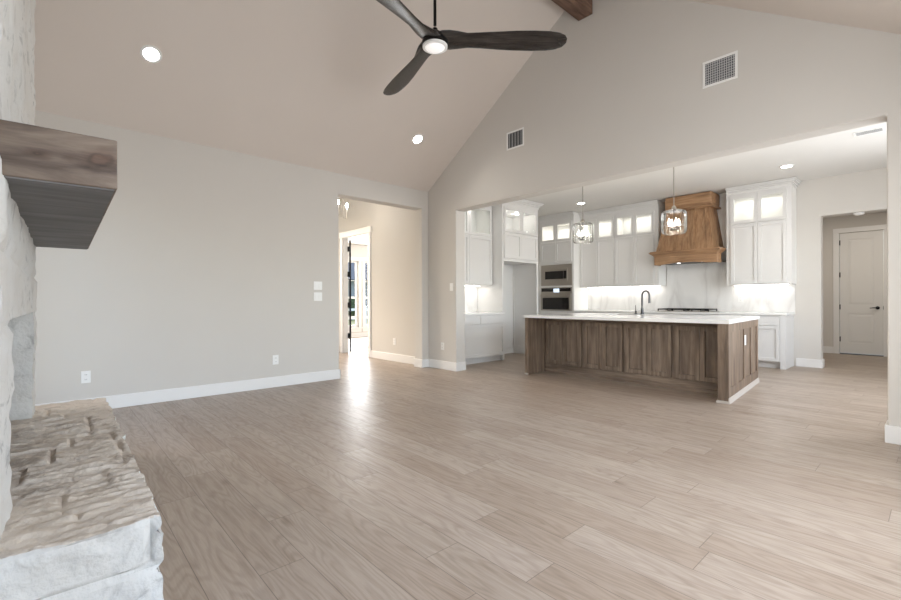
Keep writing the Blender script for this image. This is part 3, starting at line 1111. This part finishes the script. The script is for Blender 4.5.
# oven tower
TX0, TX1, TF = -.585, .345, 3.85
tw = root('oven_tower_cabinet', (-.11, 4.15, 0), 'tall white cabinet housing the microwave and wall oven', 'tall cabinet')
T = tf(TF, 'y')
b_ = MB()
for (a, c) in ((TX0, TX0 + .02), (TX1 - .02, TX1)):
    b_.box(a, c, TF, KB - .002, 0, KC - .005)
b_.box(TX0 + .02, TX1 - .02, KB - .02, KB - .002, 0, KC - .005)
for z in (.1, .86, 1.40, 1.415, 1.95, 2.43, 2.90):
    b_.box(TX0 + .02, TX1 - .02, TF + .02, KB - .02, z - .009, z + .009)
b_.build('carcass', M['cabin'], tw)
ff = MB()
ff.box(TX0, -.53, TF - .004, TF, .0, KC - .09).box(.305, TX1, TF - .004, TF, 0, KC - .09)
ff.box(-.53, .305, TF - .004, TF, 2.86, KC - .09).box(-.53, .305, TF - .004, TF, 1.40, 1.435).box(-.53, .305, TF - .004, TF, .83, .87).box(-.53, .305, TF - .004, TF, 1.915, 1.96)
ff.box(-.53, .305, TF + .05, TF + .054, 0, .1)
ff.build('face_frame', M['cab'], tw)
TT = T2(T)
for a, c in ((-.53, -.1125), (-.1125, .305)):
    shaker(tw, TT, a, c, 1.96, 2.42)
    shaker(tw, TT, a, c, 2.43, 2.86, glass=True)
shaker(tw, TT, -.53, .305, .11, .47, name='drawer_front')
shaker(tw, TT, -.53, .305, .475, .83, name='drawer_front')
cr = MB()
for o_, za, zb in ((.012, KC - .115, KC - .075), (.03, KC - .075, KC - .05), (.055, KC - .05, KC - .025), (.07, KC - .025, KC - .004)):
    cr.box(TX0, TX1 + (o_ if o_ < .02 else .02), TF - .004 - o_, TF, za, zb)
cr.build('crown_moulding', M['cab'], tw, bevel=0.003)
light('cabinet_puck_lamp', 'AREA', (0, 0.05, 2.83), 3, (1, .96, .9), .6, .1, aim=(0, 0, -1), parent=tw)

# microwave
mw = root('microwave', (-.1125, TF + .2, 1.44), 'stainless built-in microwave above the wall oven', 'microwave')
MB().box(-.525, .30, TF - .006, TF + .012, 1.437, 1.912).box(-.45, .235, TF + .012, TF + .35, 1.445, 1.9).build('trim_kit', M['steel'], mw, bevel=0.003)
dr = MB().box(-.42, .195, TF - .024, TF - .006, 1.53, 1.82).build('door', M['steel'], mw, bevel=0.004)
MB().box(-.395, .09, TF - .027, TF - .024, 1.585, 1.765).build('window', M['blackgloss'], dr)
MB().box(.098, .175, TF - .0275, TF - .024, 1.585, 1.765).build('control_panel', M['blackgloss'], mw)
MB().tube([(-.39, TF - .05, 1.795), (.165, TF - .05, 1.795)], .009, 12).box(-.33, -.31, TF - .05, TF - .02, 1.789, 1.801).box(.095, .115, TF - .05, TF - .02, 1.789, 1.801).build('handle', M['steel'], dr, smooth=True)

# wall oven
ov = root('wall_oven', (-.1125, TF + .2, .875), 'stainless wall oven with black glass below the microwave', 'oven')
MB().box(-.52, .295, TF - .012, TF + .012, .872, 1.398).box(-.45, .235, TF + .012, TF + .45, .88, 1.38).build('body', M['steel'], ov, bevel=0.003)
cp = MB().box(-.50, .275, TF - .017, TF - .012, 1.305, 1.378).build('control_panel', M['blackgloss'], ov)
MB().box(-.175, -.02, TF - .019, TF - .017, 1.283, 1.37).build('display', M['display'], cp)
dr = MB().box(-.51, .285, TF - .034, TF - .012, .88, 1.262).build('door', M['steel'], ov, bevel=0.004)
MB().box(-.46, .235, TF - .037, TF - .034, .90, 1.165).build('window', M['blackgloss'], dr)
MB().tube([(-.49, TF - .07, 1.21), (.265, TF - .07, 1.21)], .012, 12).box(-.41, -.385, TF - .07, TF - .03, 1.202, 1.218).box(.17, .195, TF - .07, TF - .03, 1.202, 1.218).build('handle', M['steel'], dr, smooth=True)

# upper cabinets on the back wall
UB = KB - .002
upper_cabinet('white wall cabinet with two lit glass doors beside the oven tower', 'y', UF, UB, .347, 1.164, 1.39, 2.40, 2.87, [.365, .76, 1.155], group='wall cabinets on the back wall', lamp=1.8)
upper_cabinet('white wall cabinet with two lit glass doors adjoining the range hood on its left', 'y', UF, UB, 1.166, 2.07, 1.39, 2.40, 2.87, [1.175, 1.585, 1.99], group='wall cabinets on the back wall', lamp=1.8)
upper_cabinet('white wall cabinet with two lit glass doors right of the range hood', 'y', UF, UB, 3.245, 4.17, 1.36, 2.40, 2.90, [3.31, 3.71, 4.11], group='wall cabinets on the back wall', lamp=1.8, crown_ends=(0, .07))


# under-cabinet lights
def strip(x0, x1, y, z, label, power, alongy=False):
    if alongy:
        r = root('under_cabinet_light', (x0, (y[0] + y[1]) / 2, z), label, 'cabinet light')
        MB().box(x0 - .01, x0 + .01, y[0], y[1], z - .012, z).build('housing', M['strip'], r)
        light('strip_lamp', 'AREA', (0, 0, -.02), power, (1, .96, .9), .04, y[1] - y[0], aim=(0, 0, -1), parent=r)
        return
    r = root('under_cabinet_light', ((x0 + x1) / 2, y, z), label, 'cabinet light')
    MB().box(x0, x1, y - .01, y + .01, z - .012, z).build('housing', M['strip'], r)
    light('strip_lamp', 'AREA', (0, 0, -.02), power, (1, .96, .9), x1 - x0, .04, aim=(0, 0, -1), parent=r)


strip(.40, 2.0, 4.34, 1.388, 'slim lit strip under the wall cabinets left of the hood', 2.3)
strip(3.30, 4.08, 4.34, 1.358, 'slim lit strip under the wall cabinet right of the hood', 1)

# backsplash (slab, behind counter and hood)
g = MB().box(.347, 2.09, KB - .022, KB - .002, CT + .001, 1.388).box(2.092, 3.243, KB - .022, KB - .002, CT + .001, KC - .002).box(3.245, 4.15, KB - .022, KB - .002, CT + .001, 1.358)
tag(g.build('marble_backsplash', M['marble']), 'white veined marble backsplash slab behind the cooktop and back counter', 'backsplash')


# base cabinets along back wall
def base_cab(label, u0, u1, facing='y', fp=3.87, back=KB - .002, doors=2, drawer=True, group=None, endpanel=None, ztop=CT - .035):
    loc = ((u0 + u1) / 2, (fp + back) / 2, 0) if facing == 'y' else ((fp + back) / 2, (u0 + u1) / 2, 0)
    r = root('base_cabinet', loc, label, 'base cabinet', group)
    T = tf(fp, facing)
    D = -abs(back - fp)
    b_ = MB()
    T(b_, u0, u1, D, 0, .10, ztop)
    b_.build('body', M['cab'], r)
    b_ = MB()
    T(b_, u0, u1, D, -.075, 0, .10)
    b_.build('toe_kick', M['cab'], r)
    if endpanel:
        b_ = MB()
        T(b_, endpanel[0], endpanel[1], D, .02, 0, ztop)
        b_.build('end_panel', M['cab'], r)
    w = (u1 - u0) / doors
    zt = ztop - .012
    zd = zt - .15
    for k in range(doors):
        a, c = u0 + w * k, u0 + w * (k + 1)
        if drawer:
            T_ = T2(T)
            mb = MB()
            T_(mb, a + .004, c - .004, 0, .02, zd + .004, zt)
            mb.build('drawer_front', M['cab'], r, bevel=0.002)
            if drawer != 'pair':
                shaker(r, T_, a, c, .115, zd - .004)
        else:
            shaker(r, T2(T), a, c, .115, zt)
    if drawer == 'pair':
        shaker(r, T2(T), u0, u1, .115, zd - .004)
    return r


base_cab('white base cabinet beside the oven tower, hidden behind the island', .347, 1.2)
base_cab('white base cabinet left of the cooktop behind the island', 1.202, 2.2)
base_cab('white base cabinet below the cooktop behind the island', 2.202, 3.1)
base_cab('white base cabinet with drawer right of the island end', 3.52, 4.06, doors=1, endpanel=(4.062, 4.13))
base_cab('white base cabinet right of the cooktop partly behind the island', 3.102, 3.518, doors=1)
tag(MB().box(.347, 4.15, 3.835, KB - .003, CT - .034, CT).build('back_countertop', M['quartz'], bevel=0.003),
    'white quartz countertop running along the back wall under the hood', 'countertop')

# cooktop
ck = root('gas_cooktop', (2.58, 4.1, CT), 'black gas cooktop with grates under the wooden range hood', 'cooktop')
MB().box(2.12, 3.04, 3.86, 4.38, CT + .001, CT + .012).build('cooktop_base', M['steel'], ck, bevel=0.003)
for i in range(3):
    x0 = 2.135 + i * .30
    gr = MB()
    for y in (3.90, 4.12, 4.34):
        gr.box(x0, x0 + .285, y - .008, y + .008, CT + .035, CT + .058)
    for x in (x0, x0 + .135, x0 + .27):
        gr.box(x, x + .015, 3.90, 4.34, CT + .035, CT + .058)
    for x in (x0, x0 + .27):
        for y in (3.90, 4.33):
            gr.box(x, x + .015, y - .006, y + .006, CT + .012, CT + .035)
    gr.build('grate', M['black'], ck)
    for y in (4.01, 4.23):
        MB().lathe((x0 + .142, y, CT + .012), [(.045, 0), (.045, .01), (.03, .016)], 20).build('burner', M['black'], ck, smooth=True)
for i in range(5):
    MB().lathe((2.3 + i * .14, 3.885, CT + .0125), [(.016, 0), (.018, .012), (.014, .022)], 16).build('knob', M['steel'], ck, smooth=True)

# range hood
HF = 3.83
hd = root('range_hood', (2.66, 4.15, 1.76), 'honey oak range hood with tapered chimney body above the cooktop', 'range hood')
HX0, HX1, HB = 2.10, 3.215, KB - .024
XB0, XB1 = 2.10, 3.17
# apron with arched lower edge
arch = [(XB0, 1.76)]
arch += [(XB0 + .12, 1.76)]
for k in range(1, 12):
    t_ = k / 12
    arch.append((XB0 + .12 + (XB1 - XB0 - .24) * t_, 1.76 + .028 * math.sin(PI * t_)))
arch += [(XB1 - .12, 1.76), (XB1, 1.76), (XB1, 1.95), (XB0, 1.95)]
ap = MB().prism(arch, 'Y', HF, HF + .03)
ap.box(XB0, XB0 + .03, HF + .03, UF - .03, 1.76, 1.95).box(XB1 - .03, XB1, HF + .03, UF - .03, 1.76, 1.95)
ap.build('apron', M['hoodx'], hd, bevel=0.003)
cv = MB()
for o_, za, zb in ((.015, 1.925, 1.945), (.035, 1.945, 1.965), (.06, 1.965, 1.985), (.075, 1.985, 2.0)):
    cv.box(XB0 - o_, XB1 + o_, HF - o_, UF - .03, za, zb)
cv.box(XB0 - .06, XB1 + .06, HF - .055, HF + .28, 2.0, 2.012)
cv.build('cove_moulding', M['hoodx'], hd, bevel=0.003)
# tapered body : front y at bottom HF+.02, top y UF-.08
zb0, zb1 = 2.0, 2.78
bx0, bx1, tx0, tx1 = 2.13, 3.115, 2.28, 2.99
yb, yt = HF + .02, UF - .09
back = KB - .024
MB().hexa([(bx0, yb, zb0), (bx1, yb, zb0), (bx1, back, zb0), (bx0, back, zb0), (tx0, yt, zb1), (tx1, yt, zb1), (tx1, back, zb1), (tx0, back, zb1)]).build('tapered_body', M['hood'], hd)


def slant(u0, u1, w0, w1, off, th=.02):
    """strip lying on the sloped front; u fractions at bottom/top"""
    def P(u, top, o_):
        x0, x1, y, z = (tx0, tx1, yt, zb1) if top else (bx0, bx1, yb, zb0)
        return (x0 + (x1 - x0) * u, y - o_, z)
    return [P(u0, 0, 0), P(u0, 0, th), P(u1, 0, th), P(u1, 0, 0), P(w0, 1, 0), P(w0, 1, th), P(w1, 1, th), P(w1, 1, 0)]


for a, c in ((0, .09), (.305, .365), (.635, .695), (.91, 1)):
    MB().hexa([Vector(p) for p in slant(a, c, a, c, 0)]).build('stile', M['hood'], hd)
# upper box with frieze
MB().box(2.23, 3.05, UF - .12, back, 2.80, KC - .01).build('upper_box', M['hoodx'], hd, bevel=0.035)
MB().box(2.212, 3.068, UF - .138, back, 2.765, 2.79).box(2.22, 3.06, UF - .13, back, 2.79, 2.802).build('belt_moulding', M['hoodx'], hd, bevel=0.008)
ins = MB().box(XB0 + .03, XB1 - .03, HF + .03, back, 1.795, 1.81).build('hood_liner', M['linerdark'], hd)
for x in (2.45, 2.87):
    MB().lathe((x, 4.08, 1.795), [(.03, 0), (.03, -.004)], 16).build('hood_lamp', M['strip'], hd)

# ---------------------------------------------------------------- dry bar (left wall of the kitchen)
LB = -.348
base_cab('white dry bar base cabinet with two drawers left of the island', .26, 1.515, facing='x', fp=.33, back=LB, doors=2, drawer='pair')
tag(MB().box(LB, .365, .203, 1.518, CT - .034, CT).build('dry_bar_countertop', M['quartz'], bevel=0.003), 'short white quartz countertop on the dry bar cabinet', 'countertop')
tag(MB().box(LB, LB + .018, .203, 1.518, CT + .001, 1.39).build('dry_bar_backsplash', M['marble']), 'brightly lit white backsplash above the dry bar counter', 'backsplash')
upper_cabinet('white dry bar wall cabinet with glass top doors left of the refrigerator niche', 'x', .05, LB, .26, 1.515, 1.39, 2.29, 2.85, [.28, .89, 1.50], lamp=3.5)
strip(-.22, None, (.32, 1.45), 1.388, 'slim lit strip under the dry bar wall cabinet', 2, alongy=True)

# refrigerator niche
nb = root('refrigerator_niche', (0, 2.1, 0), 'tall white refrigerator niche surround with glass-door cabinet above', 'niche cabinet')
NF = .30
n0, n1 = 1.522, 2.62
pn = MB().box(LB, NF - .02, n0, n0 + .03, 0, KC - .005).box(LB, NF - .02, n1 - .03, n1, 0, KC - .005).box(LB, LB + .02, n0 + .03, n1 - .03, 0, KC - .005)
pn.box(LB + .02, NF - .02, n0 + .03, n1 - .03, 1.85, 1.87).box(LB + .02, NF - .02, n0 + .03, n1 - .03, 2.37, 2.39).box(LB + .02, NF - .02, n0 + .03, n1 - .03, 2.84, 2.86)
pn.build('surround', M['cab'], nb)
ff = MB().box(NF - .02, NF, n0, n0 + .05, 0, KC - .005).box(NF - .02, NF, n1 - .05, n1, 0, KC - .005).box(NF - .02, NF, n0 + .05, n1 - .05, 1.84, 1.90).box(NF - .02, NF, n0 + .05, n1 - .05, 2.85, KC - .005)
ff.build('face_frame', M['cab'], nb)
T = tf(NF, 'x')
for a, c in ((n0 + .04, (n0 + n1) / 2), ((n0 + n1) / 2, n1 - .04)):
    shaker(nb, T, a, c, 1.895, 2.375)
    shaker(nb, T, a, c, 2.385, 2.86, glass=True)
# applied moulding on the inner side panel
sp = MB()
yy = n1 - .03
sp.box(LB + .02, NF - .02, yy - .012, yy, .10, .16).box(LB + .02, NF - .02, yy - .012, yy, 1.62, 1.68).box(LB + .02, LB + .06, yy - .012, yy, .16, 1.62).box(NF - .06, NF - .02, yy - .012, yy, .16, 1.62)
sp.build('panel_moulding', M['cab'], nb)
MB().box(LB + .02, LB + .034, n0 + .03, n1 - .03, 0, .12).box(LB + .02, NF - .02, yy - .014, yy, 0, .10).build('base_moulding', M['cab'], nb)
cr = MB()
for o_, za, zb in ((.012, KC - .125, KC - .085), (.035, KC - .085, KC - .055), (.065, KC - .055, KC - .028), (.085, KC - .028, KC - .004)):
    cr.box(LB, NF + o_, n0 - (o_ if o_ < .02 else .002), n1 + o_, za, zb)
cr.build('crown_moulding', M['cab'], nb, bevel=0.004)
for y in (1.85, 2.3):
    pk = MB().lathe((.02, y, 2.84), [(.03, 0), (.03, -.008)], 20).build('puck_light', M['lens'], nb)
    light('puck_lamp', 'POINT', Vector((.02, y, 2.79)) - Vector((0, 2.1, 0)), 1.5, (1, .95, .88), radius=.03, parent=nb)

# ================================================================ ISLAND
IX0, IX1, IXB, IY0, IY1, IYR = 1.57, 4.27, 4.13, .57, 2.30, 1.0


def iend(y):
    return IX1 + (IXB - IX1) * (y - IY0) / (IY1 - IY0)


isl = root('kitchen_island', ((IX0 + IX1) / 2, 1.45, 0), 'long grey-brown oak kitchen island with paneled doors facing the living room', 'kitchen island')
zt = CT - .042
bd = MB()
ex = iend(IYR) - .03
bd.box(IX0 + .06, ex, IYR, IYR + .02, 0, zt).box(IX0 + .06, IXB - .03, IY1 - .02, IY1, 0, zt).box(IX0 + .06, IXB - .03, IYR + .02, IY1 - .02, .08, .10)
bd.hexa([(ex - .02, IYR + .02, 0), (ex, IYR + .02, 0), (IXB - .03, IY1 - .02, 0), (IXB - .05, IY1 - .02, 0),
         (ex - .02, IYR + .02, zt), (ex, IYR + .02, zt), (IXB - .03, IY1 - .02, zt), (IXB - .05, IY1 - .02, zt)])
bd.build('body', M['island'], isl)
MB().box(IX0, IX0 + .06, IY0, IY1, 0, zt).build('end_panel', M['island'], isl, bevel=0.003)
# right end panel, tapered plan, with recessed panels
ep = MB()


def epb(y0, y1, z0, z1, t0, t1):
    ep.hexa([(iend(y0) - t0, y0, z0), (iend(y0) - t1, y0, z0), (iend(y1) - t1, y1, z0), (iend(y1) - t0, y1, z0),
             (iend(y0) - t0, y0, z1), (iend(y0) - t1, y0, z1), (iend(y1) - t1, y1, z1), (iend(y1) - t0, y1, z1)])


epb(IY0 + .002, IY1, 0, zt, .03, .014)
epb(IY0 + .002, IY1, 0, .16, .014, 0)
epb(IY0 + .002, IY1, zt - .09, zt, .014, 0)
nn = 4
span = IY1 - IY0 - .002
for k in range(nn + 1):
    w_ = .09
    yc = IY0 + .002 + (span - w_) * k / nn
    epb(yc, yc + w_, .16, zt - .09, .014, 0)
ep.build('end_panel', M['island'], isl, bevel=0.002)
MB().box(4.165, 4.24, IY0, IYR, 0, zt).build('leg_post', M['island'], isl, bevel=0.002)
# base moulding on the end and along the leg
bmo = MB()
ty0 = IY0 - .012
bmo.hexa([(iend(IY0) - .0, ty0, 0), (iend(IY0) + .014, ty0, 0), (IXB + .014, IY1, 0), (IXB, IY1, 0), (iend(IY0) - .0, ty0, .06), (iend(IY0) + .006, ty0, .06), (IXB + .006, IY1, .06), (IXB, IY1, .06)])
bmo.box(4.155, iend(IY0), ty0, IY0, 0, .025)
bmo.build('base_moulding', M['shoe'], isl)
MB().box(IX0 - .006, IX0 + .066, ty0, IY0, 0, .02).build('base_moulding', M['shoe'], isl)
# recessed front: rail, doors
fr = MB().box(IX0 + .06, 4.165, IYR - .004, IYR, 0, .13).box(IX0 + .06, 4.165, IYR - .004, IYR, zt - .05, zt)
fr.build('front_rail', M['islandx'], isl)
MB().box(IX0 + .06, 4.165, IYR - .018, IYR - .004, 0, .05).build('toe_moulding', M['islandx'], isl)
T = tf(IYR, 'y')
xs = [IX0 + .065, 2.29, 2.91, 3.545, 4.16]
for a, c in zip(xs, xs[1:]):
    m_ = (a + c) / 2
    shaker(isl, T2(T), a + .018, m_, .14, zt - .055, mats=M['island'], rail=.055, th=.032)
    shaker(isl, T2(T), m_, c - .018, .14, zt - .055, mats=M['island'], rail=.055, th=.032)
for x in xs[1:-1]:
    MB().box(x - .017, x + .017, IYR - .006, IYR, .13, zt - .05).build('stile', M['island'], isl)
# countertop with a sink cut-out
ctp = MB()
z0_, z1_ = CT - .04, CT
SX0, SX1, SY0, SY1 = 2.30, 3.00, 1.60, 2.00
ctp.box(IX0 - .005, SX0, IY0 - .02, IY1 + .02, z0_, z1_).box(SX0, SX1, IY0 - .02, SY0, z0_, z1_).box(SX0, SX1, SY1, IY1 + .02, z0_, z1_)
ctp.hexa([(SX1, IY0 - .02, z0_), (iend(IY0) + .012, IY0 - .02, z0_), (IXB + .012, IY1 + .02, z0_), (SX1, IY1 + .02, z0_),
          (SX1, IY0 - .02, z1_), (iend(IY0) + .012, IY0 - .02, z1_), (IXB + .012, IY1 + .02, z1_), (SX1, IY1 + .02, z1_)])
tag(ctp.build('island_countertop', M['quartz']), 'large white quartz slab on top of the wooden kitchen island', 'countertop')
sk = MB()
sk.box(SX0 + .004, SX1 - .004, SY0 + .004, SY0 + .008, CT - .24, CT - .008).box(SX0 + .004, SX1 - .004, SY1 - .008, SY1 - .004, CT - .24, CT - .008)
sk.box(SX0 + .004, SX0 + .008, SY0 + .008, SY1 - .008, CT - .24, CT - .008).box(SX1 - .008, SX1 - .004, SY0 + .008, SY1 - .008, CT - .24, CT - .008)
sk.box(SX0 + .004, SX1 - .004, SY0 + .004, SY1 - .004, CT - .244, CT - .24)
tag(sk.build('kitchen_sink', M['steel']), 'undermount sink set into the island countertop below the faucet', 'sink')

# faucet
fx, fy = 2.67, 2.06
fc = root('kitchen_faucet', (fx, fy, CT), 'dark gooseneck faucet standing on the island countertop', 'faucet')
MB().lathe((fx, fy, CT), [(.028, 0), (.028, .01), (.022, .02), (.020, .09)], 20).build('faucet_body', M['darksteel'], fc, smooth=True)
dxn, dyn = .86, -.2
pts = [(fx, fy, CT + .08), (fx, fy, CT + .285)]
R_ = .072
for k in range(1, 13):
    a = PI * k / 12
    u = R_ - R_ * math.cos(a)
    pts.append((fx + u * .93, fy - u * .36, CT + .285 + R_ * math.sin(a)))
pts.append((fx + 2 * R_ * .93, fy - 2 * R_ * .36, CT + .24))
MB().tube(pts, .014, 12).build('spout', M['darksteel'], fc, smooth=True)
MB().tube([(fx + 2 * R_ * .93, fy - 2 * R_ * .36, CT + .25), (fx + 2 * R_ * .93, fy - 2 * R_ * .36, CT + .17)], [.015, .018], 14).build('spray_head', M['darksteel'], fc, smooth=True)
hx = fx - .10
MB().lathe((hx, fy, CT), [(.02, 0), (.02, .012), (.014, .02), (.014, .05)], 16).tube([(hx, fy, CT + .045), (hx - .004, fy, CT + .14)], [.007, .005], 10).build('side_lever', M['darksteel'], fc, smooth=True)

# outlet on the island end
po = plate('wall_outlet', 'white outlet on the end panel of the kitchen island', 'outlet', (iend(1.42) + .001, 1.42, .62), L + math.atan((IX1 - IXB) / (IY1 - IY0)))


# ================================================================ PENDANTS
def pendant(x, y, z0, label):
    r = root('pendant_light', (x, y, z0), label, 'pendant light', 'glass pendants over the island')
    n = 24
    prof = [(.10, 0.0), (.135, .008), (.150, .035), (.152, .10), (.152, .22), (.150, .275), (.135, .30), (.09, .315), (.04, .325), (.028, .34)]
    mb = MB()
    rings = []
    for rr, h in prof:
        ring = []
        for k in range(96):
            a = 2 * PI * k / 96
            q = rr * (1 + .018 * math.cos(a * n))
            ring.append(mb.bm.verts.new((q * math.cos(a), q * math.sin(a), h)))
        rings.append(ring)
    for p, q in zip(rings, rings[1:]):
        for k in range(96):
            mb.bm.faces.new((p[k], p[(k + 1) % 96], q[(k + 1) % 96], q[k]))
    mb.build('glass_shade', M['pglass'], r, smooth=True, local=True)
    MB().lathe((0, 0, 0), [(.03, .33), (.03, .35), (.018, .37), (.006, .38)], 20).build('socket_cap', M['steel'], r, smooth=True, local=True)
    MB().lathe((0, 0, 0), [(.006, .37), (.006, KC - z0 - .02)], 12).build('stem', M['steel'], r, smooth=True, local=True)
    MB().lathe((0, 0, 0), [(.02, KC - z0 - .035), (.06, KC - z0 - .02), (.062, KC - z0 - .001)], 24).build('ceiling_canopy', M['steel'], r, smooth=True, local=True)
    MB().lathe((0, 0, 0), [(.005, .06), (.005, .33)], 10).lathe((0, 0, 0), [(.05, .052), (.052, .06), (.01, .066)], 20).build('candle_hub', M['darksteel'], r, smooth=True, local=True)
    for k in range(4):
        a = PI / 4 + k * PI / 2
        cx, cy = .062 * math.cos(a), .062 * math.sin(a)
        s_ = MB().tube([(0, 0, .058), (cx, cy, .056), (cx, cy, .075)], .004, 8).lathe((cx, cy, .07), [(.010, 0), (.010, .04)], 12)
        sck = s_.build('socket', M['darksteel'], r, smooth=True, local=True)
        MB().lathe((cx, cy, .11), [(.005, 0), (.010, .02), (.012, .035), (.007, .06), (.001, .09)], 14).build('bulb', M['bulb'], sck, smooth=True, local=True)
    light('pendant_lamp', 'POINT', (0, 0, .17), 9, (1, .9, .76), radius=.05, parent=r)
    return r


pendant(2.05, 1.4, 1.985, 'clear glass pendant hanging over the oven end of the island')
pendant(3.40, 1.4, 1.975, 'clear glass pendant hanging in front of the wooden range hood')

# foyer lantern
ln = root('lantern_chandelier', (-1.34, -.85, 2.55), 'small lit candle chandelier hanging in the foyer behind the left wall', 'chandelier')
fr = MB()
ux, uy = .55, -.83
for t1 in (-.15, .15):
    fr.tube([(t1 * ux, t1 * uy, .03), (t1 * ux, t1 * uy, .20)], .004, 6)
for t1 in (-.05, .05):
    fr.tube([(t1 * ux, t1 * uy, .03), (t1 * ux, t1 * uy, .30), (0, 0, .42)], .003, 6)
fr.tube([(-.15 * ux, -.15 * uy, .03), (.15 * ux, .15 * uy, .03)], .004, 6).tube([(0, 0, .41), (0, 0, .80)], .005, 8)
fr.build('lantern_frame', M['steel'], ln, local=True)
for t1 in (-.165, .165):
    cx, cy, cz = t1 * ux, t1 * uy, .26
    s_ = MB().lathe((cx, cy, cz - .10), [(.010, 0), (.010, .06)], 10).build('candle_sleeve', M['plate'], ln, smooth=True, local=True)
    MB().lathe((cx, cy, cz - .04), [(.008, 0), (.024, .025), (.027, .05), (.014, .08), (.002, .10)], 14).build('bulb', M['bulb'], s_, smooth=True, local=True)
light('lantern_lamp', 'POINT', (0, 0, .2), 9, (1, .92, .82), radius=.25, parent=ln)

# hall ceiling fixture (small round) under the soffit
hl = root('smoke_detector', (4.93, 4.56, 2.44), 'small round white smoke detector under the hall opening soffit', 'smoke detector')
MB().lathe((0, 0, 0), [(.065, 0), (.065, -.018), (.05, -.034), (.02, -.036)], 24).build('detector_body', M['plate'], hl, smooth=True, local=True)
light('hall_lamp', 'AREA', (4.9, 5.9, 2.77), 14, (1, .9, .78), .4, .4, aim=(0, 0, -1))

# ================================================================ OUTDOORS seen through the study windows
struct('ground_lawn', MB().box(-70, -6.47, -30, 50, -.32, -.3), M['grass'])
hs = root('neighbor_house', (-32, 20, -.3), 'grey neighboring house with shingled roof seen through the study windows', 'house')
MB().box(-38, -28, 10, 30, -.3, 3.0).build('house_walls', M['siding'], hs)
MB().prism([(-38.8, 2.9), (-27.2, 2.9), (-33, 6.6)], 'Y', 12.5, 30.5).build('roof', M['roof'], hs)
for y in (13, 17, 21, 25):
    w_ = MB().box(-28, -27.95, y, y + 1.4, .6, 2.2).build('house_window', M['blackgloss'], hs)
for i, (x, y, h_) in enumerate(((-22, 9.3, 2.2), (-24, 12.4, 1.5), (-20.5, 14.5, 1.9), (-23, 17.5, 1.6), (-21.5, 6.6, 2.0))):
    labels = ['dark leafy tree outside the left study window', 'low green shrub on the lawn before the grey house', 'mid-size green shrub outside the right study window',
              'low shrub farther right on the lawn outside', 'bushy green tree at the lawn edge left of the house']
    tr = root('garden_tree', (x, y, -.3), labels[i], 'tree', 'shrubs outside the study')
    MB().lathe((0, 0, 0), [(.10, 0), (.07, h_ * .5)], 10).build('trunk', M['bark'], tr, local=True)
    mb = MB()
    bmesh.ops.create_icosphere(mb.bm, subdivisions=4, radius=h_ * .42)
    for v in mb.bm.verts:
        n_ = noise.fractal(v.co * 2.2 + Vector((i * 7, 0, 0)), .8, 2.2, 4)
        v.co *= 1 + .35 * n_
        v.co.z += h_ * .66
    mb.build('crown', M['leaf'], tr, local=True)
fn = root('garden_fence', (-15, 8, -.3), 'white rail fence crossing the lawn outside the study windows', 'fence')
MB().box(-15.03, -14.97, 0, 22, .15, .27).box(-15.03, -14.97, 0, 22, .60, .72).build('rails', M['fence'], fn)
for k in range(9):
    MB().box(-15.06, -14.94, .2 + k * 2.6, .32 + k * 2.6, -.3, .85).build('post', M['fence'], fn)
